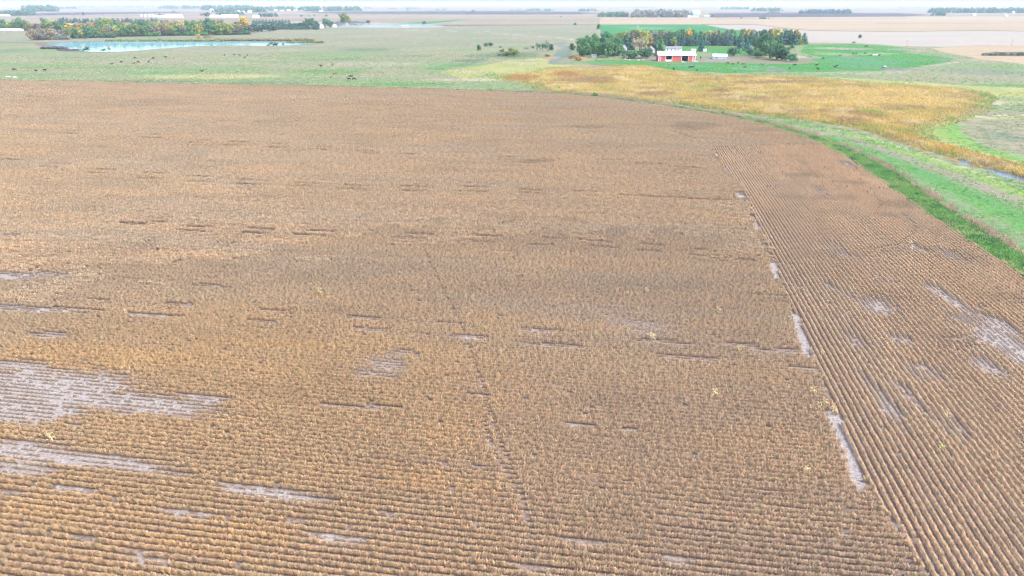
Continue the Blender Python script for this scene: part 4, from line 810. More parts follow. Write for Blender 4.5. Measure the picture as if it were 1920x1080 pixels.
for a, lab, cat in [((1199, 100, 68, 27, 'sparse', 'pale'), 'large pale half-bare tree in the middle of the farm grove', 'tree'), ((1207, 96, 70, 14, 'round', 'ygreen'), 'yellow-green tree just right of the pale half-bare tree', 'tree'), ((1217, 94, 69, 13, 'round', 'orange'), 'orange tree between the pale half-bare tree and the spruces', 'tree'),
                    ((1262, 87, 70, 12, 'round', 'ygreen'), 'yellow-green tree right behind the white house', 'tree'), ((1314.5, 96, 71, 12, 'conifer', 'spruce'), 'lone narrow spruce on the lawn right of the white house', 'tree'), ((1374, 105, 88, 21, 'bush', 'dgreen'), 'dark round bush beside the teal shed', 'bush'),
                    ((1485, 90, 80, 9, 'conifer', 'dgreen'), 'small spruce in front of the grove right end', 'tree'), ((1073, 95.5, 82, 11, 'tall', 'dgreen'), 'small dark tree standing between waterway and grove', 'tree'), ((1178, 109, 93, 24, 'bush', 'dgreen'), 'dark bush over the junk heap left of the barn', 'bush'),
                    ((1189, 110, 95, 20, 'bush', 'dgreen'), 'dark bush right of the junk heap', 'bush'), ((1204, 109, 90, 24, 'bush', 'dgreen'), 'big dark bush below the pale half-bare tree', 'bush'), ((1216, 107, 91, 16, 'bush', 'spruce'), 'dark bush just left of the red barn', 'bush'), ((1229, 106, 98, 8, 'bush', 'olive'), 'small olive bush touching the left barn end', 'bush'),
                    ((1122, 56, 45.5, 6, 'tall', 'dgreen'), 'lone thin tree at the corner of the green field', 'tree'), ((1078, 47.5, 43, 5, 'round', 'dgreen'), 'lone far tree on the line left of the green field', 'tree'), ((1612, 72, 65, 6, 'tall', 'grey'), 'lone grey tree in the pale stubble field', 'tree'), ((1601, 81, 77.5, 6, 'bush', 'grey'), 'grey bush at the edge of the pale stubble', 'bush'),
                    ((1624, 88.5, 84.5, 6, 'bush', 'dgreen'), 'dark bush in the pasture below the stubble edge', 'bush'), ((795, 47.5, 39.5, 6.5, 'round', 'blue'), 'lone tree beside the far green strip', 'tree'), ((862, 49, 46.8, 4, 'bush', 'grey'), 'tiny bush on the far pasture crest', 'bush'),
                    ((898, 95.5, 84.5, 8, 'tall', 'dgreen'), 'small upright tree leftmost in the middle pasture', 'tree'), ((912, 87.5, 80, 9, 'bush', 'dgreen'), 'left one of two round bushes in the middle pasture', 'bush'), ((920, 87, 79, 8, 'bush', 'spruce'), 'right one of two round bushes in the middle pasture', 'bush'), ((938.5, 89.5, 86, 4, 'bush', 'dgreen'), 'tiny bush right of the two round bushes', 'bush'),
                    ((963, 105, 88, 22, 'bush', 'lime'), 'large bright green bush in the middle pasture', 'bush'), ((950, 105, 96, 16, 'bush', 'olive'), 'low olive bush at the left foot of the bright green bush', 'bush'), ((942, 99, 91, 8, 'bush', 'green'), 'small green bush up left of the bright green bush', 'bush'), ((936, 105, 100, 8, 'bush', 'olive'), 'low thin bush left below the bright green bush', 'bush'),
                    ((999, 91, 86, 6, 'bush', 'dgreen'), 'small dark bush right of the bright green bush', 'bush'), ((987, 92, 88, 9, 'bush', 'grey'), 'low scrubby bush behind the bright green bush', 'bush'), ((1008, 96, 79, 8, 'sparse', 'dgreen'), 'leftmost thin tree of the clump by the waterway', 'tree'), ((1017, 97, 79, 11, 'sparse', 'dgreen'), 'second thin tree of the clump by the waterway', 'tree'), ((1026, 97, 77.5, 10, 'sparse', 'dgreen'), 'third thin tree of the clump by the waterway', 'tree'), ((1034, 95, 82.5, 9, 'tall', 'spruce'), 'dark rightmost tree of the clump by the waterway', 'tree'),
                    ((1026, 106, 101, 10, 'bush', 'brown'), 'brown bush by the small pool in the waterway', 'bush'), ((1072, 110, 103, 12, 'bush', 'brown'), 'brown bush right of the small waterway pool', 'bush'), ((1085, 114, 104, 14, 'bush', 'orange'), 'orange bush at the mouth of the waterway', 'bush'), ((1072, 87, 79.5, 6, 'bush', 'orange'), 'orange bush beside the upper waterway', 'bush'),
                    ((1116, 181.5, 172, 9, 'bush', 'green'), 'green bush on the crop edge below the marsh', 'bush'), ((1047, 169.5, 161, 10, 'bush', 'lime'), 'bright green bush at the left tip of the marsh', 'bush'), ((1356, 214, 208, 6, 'bush', 'dgreen'), 'small green bush on the weedy edge below the reeds', 'bush'), ((658, 144, 140.5, 8, 'bush', 'dgreen'), 'low dark bush above the pair of black cows', 'bush'), ((920.5, 169.5, 166, 4, 'bush', 'dgreen'), 'tiny bush on the grassy crop edge', 'bush'),
                    ((162, 96.5, 86.5, 12, 'bush', 'dgreen'), 'dark bush on the near pond bank, biggest at left', 'bush'), ((195, 96.2, 91, 9, 'bush', 'green'), 'low bush right of the big bush on the pond bank', 'bush'), ((205.5, 95, 88, 5, 'bush', 'grey'), 'thin grey shrub beside the low bush on the pond bank', 'bush'), ((513, 85.8, 78.5, 14, 'bush', 'dgreen'), 'dark bush on the near pond bank toward its right end', 'bush'), ((503, 86, 82, 6, 'bush', 'yellow'), 'small yellowish bush left of the dark bank bush', 'bush'), ((531.5, 85, 80.5, 5, 'bush', 'blue'), 'small bluish shrub at the right end of the pond', 'bush'),
                    ((372, 72.5, 63.5, 7, 'bush', 'gold'), 'small golden bush on the far pond bank', 'bush'), ((385, 72, 66, 6, 'bush', 'tan'), 'small tan bush between golden and orange bushes on the pond bank', 'bush'), ((393, 72, 64, 7, 'bush', 'orange'), 'small orange bush on the far pond bank', 'bush'), ((299, 75, 72, 9, 'bush', 'dgreen'), 'low green bush on the far pond bank', 'bush'), ((160, 72.5, 69, 9, 'bush', 'dgreen'), 'low green bush at the foot of the pond belt', 'bush'),
                    ((565.5, 31.5, 28, 5, 'bush', 'blue'), 'leftmost of four lone trees in the far bare field', 'tree'), ((580, 31, 28.5, 2.5, 'bush', 'blue'), 'second of four lone trees in the far bare field', 'tree'), ((590, 31, 27.5, 3, 'bush', 'blue'), 'third of four lone trees in the far bare field', 'tree'), ((612, 31.5, 27, 4.5, 'bush', 'blue'), 'rightmost of four lone trees in the far bare field', 'tree'), ((636, 29, 25, 4, 'bush', 'blue'), 'far tree just above the tall olive tree', 'tree'),
                    ((157, 29.5, 23, 4, 'tall', 'blue'), 'tall lone tree in the far fields at left', 'tree'), ((137, 28.5, 25, 9, 'bush', 'grey'), 'grey shrub clump in the far fields at left', 'bush'), ((300, 29.5, 25, 5, 'bush', 'blue'), 'tree among the far grain bins', 'tree'), ((327, 24, 19.5, 9, 'bush', 'grey'), 'grey tree behind the far white barns', 'tree'), ((388, 31, 23.5, 12, 'round', 'blue'), 'dark tree left of the far white sheds', 'tree'), ((378, 30, 24, 5, 'bush', 'brown'), 'brown tree left of the far white sheds', 'tree'),
                    ((1336, 32.5, 28, 3, 'tall', 'blue'), 'lone dark tree right of the blue far roof', 'tree'), ((1390, 35, 32, 4, 'bush', 'blue'), 'small far bush left of the round copse', 'bush'), ((1052, 32.5, 29.5, 3, 'bush', 'blue'), 'lone far tree in the tan stubble', 'tree'), ((869, 22, 19.5, 4, 'bush', 'blue'), 'small far tree on the dark ploughed band', 'tree'), ((886, 22.5, 18.5, 7, 'bush', 'blue'), 'far clump on the dark ploughed band', 'tree')]:
    r = tree(*a); tag(r['o'], lab, cat)

# far woods that read as one mass
def wood(name, x0, x1, base, top, col, label, dens=1.0, depth=1.5, round_ends=True):
    b = MB(); r = random.Random(int(x0 * 7 + base * 13)); m = mpp((x0 + x1) / 2, base); n = max(3, int((x1 - x0) / 3.2 * dens))
    for i in range(n * 3):
        t = r.random(); x = x0 + (x1 - x0) * t; p = ground(x, base); back = r.random() * depth * (base - top) * m * 2
        d = p / np.linalg.norm(p); p = p + d * back
        e = min(t, 1 - t) * (x1 - x0) / 6; hm = (.55 + .45 * min(1, e)) if round_ends else 1
        h = (base - top) * m * r.uniform(.6, 1.0) * hm; w = max(h * r.uniform(.30, .5), 2.0)
        for k in range(34):
            v = Vector((r.gauss(0, 1), r.gauss(0, 1), r.gauss(0, 1))).normalized(); c = Vector((p[0] + v.x * w * r.uniform(.6, 1), p[1] + v.y * w * r.uniform(.6, 1), max(h * .52 + v.z * h * .48, .3)))
            nn = (v + Vector((r.gauss(0, .5), r.gauss(0, .5), r.gauss(0, .5)))).normalized(); u = nn.orthogonal().normalized(); q = nn.cross(u); s = w * r.uniform(.22, .42)
            b.quad(tuple(c - u * s), tuple(c - q * s), tuple(c + u * s), tuple(c + q * s))
    o = b.build(name, LEAF); o.color = C[col] + (1,); tag(o, label, 'woods', kind='stuff'); return o
for a in [('far_woods', 42, 112, 22, 9.5, 'dgreen', 'hazy wood on the horizon at far left'), ('far_woods', 108, 146, 16.5, 11.5, 'dgreen', 'low hazy wood right of the horizon wood at far left'), ('far_woods', -30, 68, 29, 19.5, 'dgreen', 'hazy wood behind the white building at the left edge'), ('far_woods', 147, 293, 13.8, 10.5, 'dgreen', 'long thin treeline on the left horizon'), ('far_woods', 296, 378, 16.5, 10, 'dgreen', 'hazy wood left of the far town'),
          ('far_woods', 376, 480, 19, 9.5, 'dgreen', 'trees among the far town houses'), ('far_woods', 398, 470, 23, 15, 'spruce', 'dark trees in front of the far town'), ('far_woods', 405, 460, 28, 21.5, 'dgreen', 'trees above the far white sheds'), ('far_woods', 470, 500, 23.5, 13, 'dgreen', 'town trees right of the far sheds'), ('far_woods', 484, 524, 31.5, 24, 'spruce', 'dark wood right of the far white sheds'), ('far_woods', 478, 565, 20, 12, 'dgreen', 'hazy trees along the right part of the town'), ('far_woods', 560, 678, 21, 12, 'dgreen', 'long hazy wood right of the town'),
          ('far_woods', 680, 700, 16, 13, 'dgreen', 'thin pale treeline right of the long wood'), ('far_woods', 728, 746, 17.5, 13.8, 'dgreen', 'left hazy clump on the middle horizon'), ('far_woods', 750, 788, 16.8, 13.4, 'dgreen', 'right hazy clump on the middle horizon'), ('far_woods', 760, 767, 20, 16, 'dgreen', 'small dark copse below the horizon clump'), ('far_woods', 814, 840, 19.6, 16.8, 'dgreen', 'low row of trees in the far middle fields'), ('far_woods', 955, 985, 20.3, 17.4, 'dgreen', 'sparse hazy trees in the middle distance'), ('far_woods', 985, 1038, 20.4, 16.2, 'dgreen', 'hazy tree row in the middle distance'),
          ('far_woods', 1084, 1122, 21.6, 16.2, 'dgreen', 'hazy wood left of the long grey wood'), ('far_woods', 1120, 1180, 32, 22.5, 'dgreen', 'left end of the long grey wood above the green field'), ('far_woods', 1184, 1298, 32.6, 18.5, 'grey', 'long grey wood above the green field'), ('far_woods', 1350, 1406, 17.8, 12.6, 'dgreen', 'pale blue wood on the right horizon'), ('far_woods', 1406, 1468, 21.5, 14.5, 'dgreen', 'hazy wood beyond the dark ploughed field'), ('far_woods', 1438, 1462, 25, 21, 'spruce', 'dark copse at the back of the ploughed field'),
          ('far_woods', 1497, 1597, 25.8, 17.8, 'spruce', 'dark even wood on the ploughed field'), ('far_woods', 1739, 1935, 24.5, 14.5, 'dgreen', 'long blue wood at the right edge of the horizon'), ('far_woods', 1744, 1774, 29.8, 23.5, 'spruce', 'small dark copse below the right blue wood'), ('far_woods', 1419, 1441, 36, 31, 'dgreen', 'round copse in the tan stubble'), ('far_woods', 1675, 1745, 15.6, 13.4, 'dgreen', 'thin pale treeline left of the right blue wood'), ('far_woods', 1515, 1565, 14, 12.4, 'dgreen', 'faint treeline above the dark even wood'),
          ('far_woods', 795, 960, 13.6, 12.2, 'dgreen', 'faint middle treeline at the horizon'), ('far_woods', 1050, 1230, 14.4, 12.6, 'dgreen', 'faint treeline above the long grey wood'), ('hedge', 1842, 1935, 104.5, 98.5, 'grey', 'dark hedge between the two tan crop strips'), ('hedge', 150, 225, 45, 42.6, 'grey', 'low grey hedge under the distant spruce line')]:
    wood(*a)
for x0, x1, yb, c in ((62, 130, 74.6, 'grey'), (128, 215, 71.0, 'dgreen'), (212, 300, 68.3, 'green'), (298, 390, 67.0, 'green'), (388, 470, 65.2, 'dgreen')):
    wood('undergrowth', x0, x1, yb, yb - 8, c, '%s undergrowth at the foot of the pond belt, %s' % ('grey-brown' if c == 'grey' else 'green', {62: 'its left end', 128: 'above the big bank bush', 212: 'left of the middle', 298: 'at the middle', 388: 'its right end'}[x0]), 1.6, .8, False)
wood('undergrowth', 0, 126, 57, 49, 'green', 'green undergrowth of the grove by the stubble', 1.4, .8, False); wood('undergrowth', 470, 600, 55.5, 49, 'spruce', 'dark undergrowth of the belt right of the golden tree', 1.4, .6, False)
wood('undergrowth', 1088, 1165, 104, 92, 'dgreen', 'dark undergrowth of the leafy grove', 1.2, .5); wood('undergrowth', 1244, 1392, 84.5, 74, 'spruce', 'dark undergrowth of the spruce windbreak', 1.2, .5, False)
wood('pond_scrub', 76, 128, 92, 87.6, 'purple', 'low purplish scrub on the left pond shore', 1.6, .6); wood('pond_scrub', 110, 150, 94.6, 92.2, 'purple', 'thin purplish scrub at the near left pond shore', 1.6, .4)
wood('pond_reeds', 200, 420, 77.5, 74.2, 'olive', 'olive reeds along the far pond shore', 1.4, .5, False); wood('pond_reeds', 400, 590, 77, 72.4, 'brown', 'brown reeds standing along the far right pond shore', 1.8, .5, False); wood('pond_reeds', 540, 606, 80, 76.6, 'olive', 'olive reeds at the right tip of the pond', 1.6, .5)

# ------------------------------------------------------------------ buildings
WHITEWALL = ribbed('white metal siding', (.78, .78, .76), 3.0); WHITEROOF = ribbed('white metal roof', (.82, .82, .80), 2.2, .4); REDWALL = ribbed('red metal siding', (.58, .13, .10), 3.0)
DARK = plain('barn interior shade', (.03, .035, .045), .9); TEALROOF = ribbed('pale teal metal roof', (.50, .66, .64), 2.0, .35); TEALWALL = ribbed('pale teal metal siding', (.46, .60, .60), 2.5, .45)
GREYROOF = plain('grey shingles', (.17, .17, .19), .9); GLASS = plain('window glass', (.05, .06, .08), .15, .05); STEEL = ribbed('galvanised steel', (.55, .60, .62), 3.0, .35); BLUEROOF = ribbed('blue metal roof', (.10, .32, .62), 2.0, .35)
GREYWOOD = plain('weathered boards', (.33, .31, .30), .95, .25, 2.0); CONC = plain('concrete', (.5, .49, .46), .9); POLEWOOD = plain('pole wood', (.24, .21, .18), .9)
def gable(name, x, base, wpx, depth, hw, rise, rz, wallm, roofm, label, cat, over=.3, windows=(), doors=(), chimney=False, group=None):
    """gabled building, ridge along its length; x, base: where the middle of its near wall meets the ground; windows/doors: (position along wall -1..1, z0, width, height)"""
    m = mpp(x, base); L = wpx * m; p = ground(x, base)
    o = empty(name, (p[0], p[1], 0), rz)
    a = L / 2; D = depth
    b = MB(); b.box(-a, 0, -.1, a, D, hw)
    for s in (-a, a): b.poly([(s, 0, hw), (s, D, hw), (s, D / 2, hw + rise)] if s > 0 else [(s, D, hw), (s, 0, hw), (s, D / 2, hw + rise)])
    b.build('wall', wallm, o)
    r = MB(); t = .12; ov = over; sl = rise / (D / 2)
    for sg in (0, 1):
        e = (-ov, hw - ov * sl) if sg == 0 else (D + ov, hw - ov * sl); k = (D / 2, hw + rise)
        q = [(-a - ov, e[0], e[1] + .03), (a + ov, e[0], e[1] + .03), (a + ov, k[0], k[1] + .03), (-a - ov, k[0], k[1] + .03)]
        r.quad(*q); r.quad(*[(v[0], v[1], v[2] + t) for v in q[::-1]]); r.quad(q[0], q[1], (q[1][0], q[1][1], q[1][2] + t), (q[0][0], q[0][1], q[0][2] + t))
        for i, j in ((1, 2), (3, 0)): r.quad(q[i], q[j], (q[j][0], q[j][1], q[j][2] + t), (q[i][0], q[i][1], q[i][2] + t))
    ro = r.build('roof', roofm, o)
    if chimney: MB().box(a * .3, D / 2 - .4, hw + rise * .6, a * .3 + .8, D / 2 + .4, hw + rise + 1.0).build('chimney', CONC, ro)
    for u, z0, w, h in windows:
        wi = MB().box(u * a - w / 2 - .08, -.07, z0 - .08, u * a + w / 2 + .08, -.003, z0 + h + .08).build('window', WHITEWALL, o); MB().box(u * a - w / 2, -.10, z0, u * a + w / 2, -.072, z0 + h).build('pane', GLASS, wi)
    for u, z0, w, h in doors: MB().box(u * a - w / 2, -.09, z0, u * a + w / 2, -.004, z0 + h).build('door', GREYWOOD, o)
    tag(o, label, cat, group); return o

# the red barn: long front with two openings, white posts, low half door
bp = ground(1268.5, 115.2); bm_ = mpp(1268.5, 115.2); BL = 69 * bm_; BD = 13.0; HW = 4.9; RS = 2.8
barn = empty('barn', (bp[0], bp[1], 0), math.radians(-3)); tag(barn, 'long red barn with white metal roof and two open bays', 'barn')
def bu(px): return (px - 1268.5) * bm_
w = MB(); x0, x1 = -BL / 2, BL / 2
w.box(x0, BD - .15, -.1, x1, BD, HW); w.poly([(x0, BD, HW), (x0, 0, HW), (x0, BD / 2, HW + RS)]); w.poly([(x1, 0, HW), (x1, BD, HW), (x1, BD / 2, HW + RS)])
w.box(x0, 0.15, -.1, x0 + .15, BD - .15, HW); w.box(x1 - .15, .15, -.1, x1, BD - .15, HW)
w.build('wall', REDWALL, barn)
for a, b_ in ((1234, 1248), (1259.6, 1277), (1290, 1303)): MB().box(max(bu(a), x0), 0, -.1, min(bu(b_), x1), .14, HW).build('wall_panel', REDWALL, barn)
MB().box(bu(1248), 0.0, HW - .35, bu(1259.6), .13, HW).build('lintel', WHITEWALL, barn); MB().box(bu(1277), 0.0, HW - .35, bu(1290), .13, HW).build('lintel', WHITEWALL, barn)
for px, wd in ((1235.2, 1.0), (1238.2, .45), (1248.0, .5), (1259.6, .5), (1277.4, .55), (1289.6, .4), (1298.5, .9), (1302.2, .8)): MB().box(bu(px) - wd * .36, -.06, -.1, bu(px) + wd * .36, -.004, HW).build('post', WHITEWALL, barn)
MB().box(bu(1248.7), .02, 0, bu(1258.8), .10, 1.55).build('half_door', WHITEWALL, barn)
MB().box(bu(1278.5), .04, 0, bu(1282), .10, .55).build('feed_bunk', CONC, barn)
MB().box(x0 + .2, BD * .55, 0, x1 - .2, BD * .55 + .1, HW).build('shade_wall', DARK, barn)  # near-black sheet: the shade inside the open bays, put into its colour
r = MB(); sl = RS / (BD / 2)
for sg in (-1, 1):
    ey = BD / 2 + sg * (BD / 2 + .45); ez = HW - .45 * sl
    q = [(x0 - .5, ey, ez + .03), (x1 + .5, ey, ez + .03), (x1 + .5, BD / 2, HW + RS + .03), (x0 - .5, BD / 2, HW + RS + .03)]; t = .15
    r.quad(*q); r.quad(*[(v[0], v[1], v[2] + t) for v in q[::-1]])
    for i, j in ((0, 1), (1, 2), (3, 0)): r.quad(q[i], q[j], (q[j][0], q[j][1], q[j][2] + t), (q[i][0], q[i][1], q[i][2] + t))
roof = r.build('roof', WHITEROOF, barn); MB().box(x0 - .5, BD / 2 - .35, HW + RS + .14, x1 + .5, BD / 2 + .35, HW + RS + .24).build('ridge_cap', WHITEROOF, roof)

gable('farmhouse', 1263, 97, 31, 8, 3.4, 1.5, math.radians(3), WHITEWALL, GREYROOF, 'long low white farmhouse behind the red barn', 'house', .4, windows=((-.75, 1.2, 1.3, 1.2), (-.3, 1.2, 1.4, 1.2), (.15, 1.2, 1.3, 1.2), (.6, 1.2, 1.4, 1.2)), doors=((.38, 0, 1.1, 2.1),), chimney=True)
gable('metal_shed', 1349.5, 110.8, 26, 11, 2.1, 1.9, math.radians(-14), TEALWALL, TEALROOF, 'pale teal metal shed beside the dark bush', 'shed', .2, windows=((-.45, .7, 1.6, .8),))
gable('small_shed', 1114, 108, 10, 4, 2.2, .6, math.radians(8), GREYWOOD, GREYROOF, 'small grey shed under the trees at the left of the grove', 'shed', .15, doors=((.5, 0, 1.0, 1.8),))
gable('old_house', 1225.5, 100, 12, 7, 3.2, 3.2, math.radians(62), GREYWOOD, GREYROOF, 'grey gabled outbuilding between the bushes and the red barn', 'shed', .3)
gable('old_house', 1173, 98, 11, 6, 3.6, 3.0, math.radians(55), GREYWOOD, GREYROOF, 'grey gabled house half hidden in the grove', 'house', .3)
gable('white_hut', 1300, 97.5, 8, 3, 2.0, .7, math.radians(-20), WHITEWALL, WHITEROOF, 'small white hut on the lawn left of the lone spruce', 'shed', .1)
gable('camper', 1322, 96.5, 6.5, 2.4, 2.0, .25, math.radians(10), WHITEWALL, WHITEROOF, 'small white camper right of the lone spruce', 'trailer', .05, windows=((-.4, 1.0, .6, .5), (.4, 1.0, .6, .5)))
gable('trailer', 1161, 105, 7, 2.4, 1.6, .3, math.radians(5), GREYWOOD, WHITEROOF, 'low pale trailer among the grove edge', 'trailer', .05)
gable('calf_shed', 760, 51.2, 10, 5, 2.6, .8, 0, WHITEWALL, WHITEROOF, 'tiny white shed with two dark openings in the far pasture', 'shed', .15, windows=((-.4, .4, 2.6, 1.9), (.4, .4, 2.6, 1.9)))  # dark glass panes stand in for the shade inside its two openings
# farm with white barns far left
gable('long_barn', 325, 33.6, 32, 16, 5, 4.5, math.radians(4), WHITEWALL, WHITEROOF, 'long white barn beyond the pond belt', 'barn', .3)
gable('white_shed', 303, 32.6, 7, 12, 4, 2.5, math.radians(10), WHITEWALL, WHITEROOF, 'small white shed left of the long white barn', 'shed')
gable('white_shed', 291, 32.6, 9, 12, 3.5, 2.5, math.radians(-4), TEALWALL, WHITEROOF, 'pale shed beside the far grain bins', 'shed')
gable('white_shed', 402, 32.4, 17, 12, 4, 3.5, math.radians(3), WHITEWALL, WHITEROOF, 'white shed left of the big far barn', 'shed')
gable('long_barn', 428, 33.4, 26, 18, 5, 5.5, math.radians(5), WHITEWALL, WHITEROOF, 'big white barn left of the golden tree top', 'barn')
gable('white_shed', 443.5, 32.4, 8, 10, 4.5, 4, math.radians(30), WHITEWALL, WHITEROOF, 'white shed at the right end of the big far barn', 'shed')
gable('white_shed', 479, 33, 12, 12, 5, 3, 0, WHITEWALL, WHITEROOF, 'white shed right of the golden tree top', 'shed')
gable('white_shed', 5, 30.3, 20, 14, 4, 3, math.radians(4), WHITEWALL, WHITEROOF, 'long white shed at the left edge before the hazy wood', 'shed')
gable('white_shed', 602, 53, 6, 8, 4.5, 2, 0, WHITEWALL, WHITEROOF, 'white shed in the gap of the hazy tree row', 'shed')
gable('white_shed', 626.5, 51, 6, 8, 3.5, 1.8, 0, WHITEWALL, WHITEROOF, 'white shed left of the tall olive tree', 'shed')
gable('white_shed', 18, 58.3, 40, 10, 2.6, 1.2, 0, STEEL, WHITEROOF, 'low pale shed under the trees at the left edge', 'shed')
gable('machine_shed', 1303, 32.2, 13, 20, 6, 4, 0, WHITEWALL, BLUEROOF, 'blue roofed machine shed right of the long grey wood', 'shed')
gable('white_shed', 1293, 32.8, 6, 10, 4, 1.5, 0, WHITEWALL, WHITEROOF, 'low white shed left of the blue roof', 'shed')
gable('white_barn', 1306, 26.8, 13, 24, 9, 7, 0, WHITEWALL, WHITEROOF, 'tall white barn above the blue roofed shed', 'barn')
gable('white_shed', 1326, 32, 10, 12, 4, 2, 0, TEALWALL, TEALROOF, 'pale low shed right of the blue roof', 'shed')
gable('white_shed', 1827, 29.6, 6, 10, 5, 2.5, 0, TEALWALL, TEALROOF, 'pale teal shed in the far right stubble', 'shed')
gable('white_shed', 1888, 31.2, 4, 10, 4, 2.5, 0, WHITEWALL, WHITEROOF, 'tiny white shed in the far right stubble', 'shed')
gable('white_shed', 1901, 24.8, 4, 12, 5, 3, 0, WHITEWALL, WHITEROOF, 'tiny white shed under the right blue wood', 'shed')
tx = [(381, 16, 4), (388, 15.8, 3), (396, 19.5, 6), (402, 16, 5), (440, 22, 5), (447, 23, 4), (455, 23.5, 5), (468, 23.6, 7), (482, 20.4, 5), (490, 20.8, 6), (498, 20.6, 5), (517, 20.6, 5), (528, 20.8, 7), (533, 18.6, 4), (541, 20.6, 6), (553, 20.4, 5), (563, 20.6, 4), (571, 19, 4), (601, 21.8, 5), (352, 15.8, 4)]
for i, (x, y, wd) in enumerate(tx):
    gable('town_house', x, y, wd, 12, 6, 4, random.uniform(-.2, .2), WHITEWALL, WHITEROOF if i % 3 else GREYROOF, 'small white building, %s in the far town' % ('leftmost' if False else ordinal(sorted(tx).index((x, y, wd))) + ' from left'), 'house', group='buildings of the far town')
def bin_(x, base, wpx, hpx, label):
    m = mpp(x, base); p = ground(x, base); R = wpx * m / 2; h = hpx * m * .72; o = empty('grain_bin', (p[0], p[1] + R, 0))
    MB().tube((0, 0, -.1), (0, 0, h), R, R, 24).build('wall', STEEL, o); MB().tube((0, 0, h + .02), (0, 0, h + R * .55), R * 1.04, .25, 24).build('roof', STEEL, o); tag(o, label, 'grain bin', 'far grain bins')
bin_(264.5, 32, 4.5, 5, 'leftmost steel grain bin of the far white farm'); bin_(271.5, 32, 5, 5.5, 'second steel grain bin of the far white farm'); bin_(279, 32, 5, 5.5, 'third steel grain bin of the far white farm'); bin_(285, 31.5, 4, 5, 'rightmost steel grain bin of the far white farm')
def pole(x, base, top, label, arm=True):
    m = mpp(x, base); p = ground(x, base); h = (base - top) * m; o = empty('utility_pole', (p[0], p[1], 0))
    MB().tube((0, 0, -.1), (0, 0, h), .17, .11, 8).build('post', POLEWOOD, o)
    if arm: MB().box(-1.1, -.07, h - .7, 1.1, .07, h - .55).build('crossarm', POLEWOOD, o)
    tag(o, label, 'pole')
pole(1154.5, 108, 83, 'thin utility pole before the grove, left of the pale trailer'); pole(1226, 98, 79, 'utility pole in the grove just left of the white farmhouse'); pole(1225.5, 78, 64, 'far utility pole among the windbreak tops', False); pole(1008.5, 101.5, 84, 'pole standing at the thin clump by the waterway', False); pole(1699.5, 86.5, 75.5, 'thin pole at the edge of the pale stubble'); pole(1896, 86, 74, 'thin pole at the right edge of the pale stubble')
# windmill tower in the green field
m = mpp(1196.5, 52); p = ground(1196.5, 52); o = empty('windmill', (p[0], p[1], 0)); h = 13 * m * .9
for sx in (-1, 1):
    for sy in (-1, 1): MB().tube((sx * 1.6, sy * 1.6, -.1), (sx * .2, sy * .2, h), .09, .06, 5).build('leg', STEEL, o)
for k in range(1, 5): f = k / 5; e = 1.6 - 1.4 * f; MB().box(-e, -e, h * f, e, -e + .06, h * f + .06).box(-e, e - .06, h * f, e, e, h * f + .06).build('brace', STEEL, o)
wb = MB()
for k in range(12): a = k * math.pi / 6; wb.quad((math.cos(a) * .3, -.5, h + math.sin(a) * .3), (math.cos(a + .12) * .3, -.45, h + math.sin(a + .12) * .3), (math.cos(a + .16) * 1.5, -.35, h + math.sin(a + .16) * 1.5), (math.cos(a - .1) * 1.5, -.55, h + math.sin(a - .1) * 1.5))
wb.build('wheel', STEEL, o); MB().box(-.03, .3, h - .35, .03, 1.8, h + .35).build('tail_vane', STEEL, o); tag(o, 'thin windmill tower in the green field above the grove', 'windmill')
# troughs, junk
def trough(name, x, y, wpx, hh, mat, label, cat):
    m = mpp(x, y); p = ground(x, y); a = wpx * m / 2; o = empty(name, (p[0], p[1], 0), .1)
    b = MB().box(-a, 0, 0, a, .12, hh).box(-a, 1.4, 0, a, 1.52, hh).box(-a, .12, 0, -a + .12, 1.4, hh).box(a - .12, .12, 0, a, 1.4, hh); b.build('wall', mat, o); MB().box(-a + .12, .12, .02, a - .12, 1.4, hh * .8).build('water', M['creek'], o); tag(o, label, cat)
trough('feed_trough', 1641, 103.5, 9, .8, WHITEWALL, 'white feed trough in the lush cattle pasture', 'trough'); trough('water_trough', 1659.5, 125.5, 5, .8, TEALWALL, 'pale teal trough in the pasture above the marsh meadow', 'trough'); trough('feed_bunk', 1305, 115.8, 9, .5, CONC, 'low grey feed bunk at the right barn corner', 'trough')
trough('feed_bunk', 1283, 117, 8, .4, CONC, 'low concrete bunk in front of the right barn bay', 'trough')
jr = random.Random(5)
for i, (x, y, lab) in enumerate([(1172, 111.5, 'leftmost heap of pale scrap in front of the dark bushes'), (1184, 108, 'tangled scrap heap under the dark bush'), (1192, 107.5, 'scrap heap right of the tangled heap'), (1197, 113, 'small pale heap below the scrap heaps'), (1206, 112, 'rightmost small scrap heap toward the barn'), (25, 145, 'pale heap of stones at the left crop edge'), (15, 144.5, 'leftmost pale heap of stones at the crop edge'), (1180, 112, 'low pale heap second from left before the bushes')]):
    p = ground(x, y); o = empty('scrap_heap' if i not in (5, 6) else 'stone_heap', (p[0], p[1], 0))
    for k in range(7):
        a = jr.uniform(0, 6.28); d = jr.uniform(0, 1.6); s = jr.uniform(.3, .7); b = MB().box(-s * jr.uniform(.8, 2), -s * .6, 0, s * jr.uniform(.8, 2), s * .6, s * jr.uniform(.5, 1.1))
        c = b.build('plank' if i not in (5, 6) else 'stone', [GREYWOOD, CONC, WHITEWALL][k % 3] if i not in (5, 6) else CONC, o); c.location = (math.cos(a) * d, math.sin(a) * d, 0); c.rotation_euler = (jr.uniform(-.3, .3), jr.uniform(-.3, .3), jr.uniform(0, 6))
    tag(o, lab, 'heap')

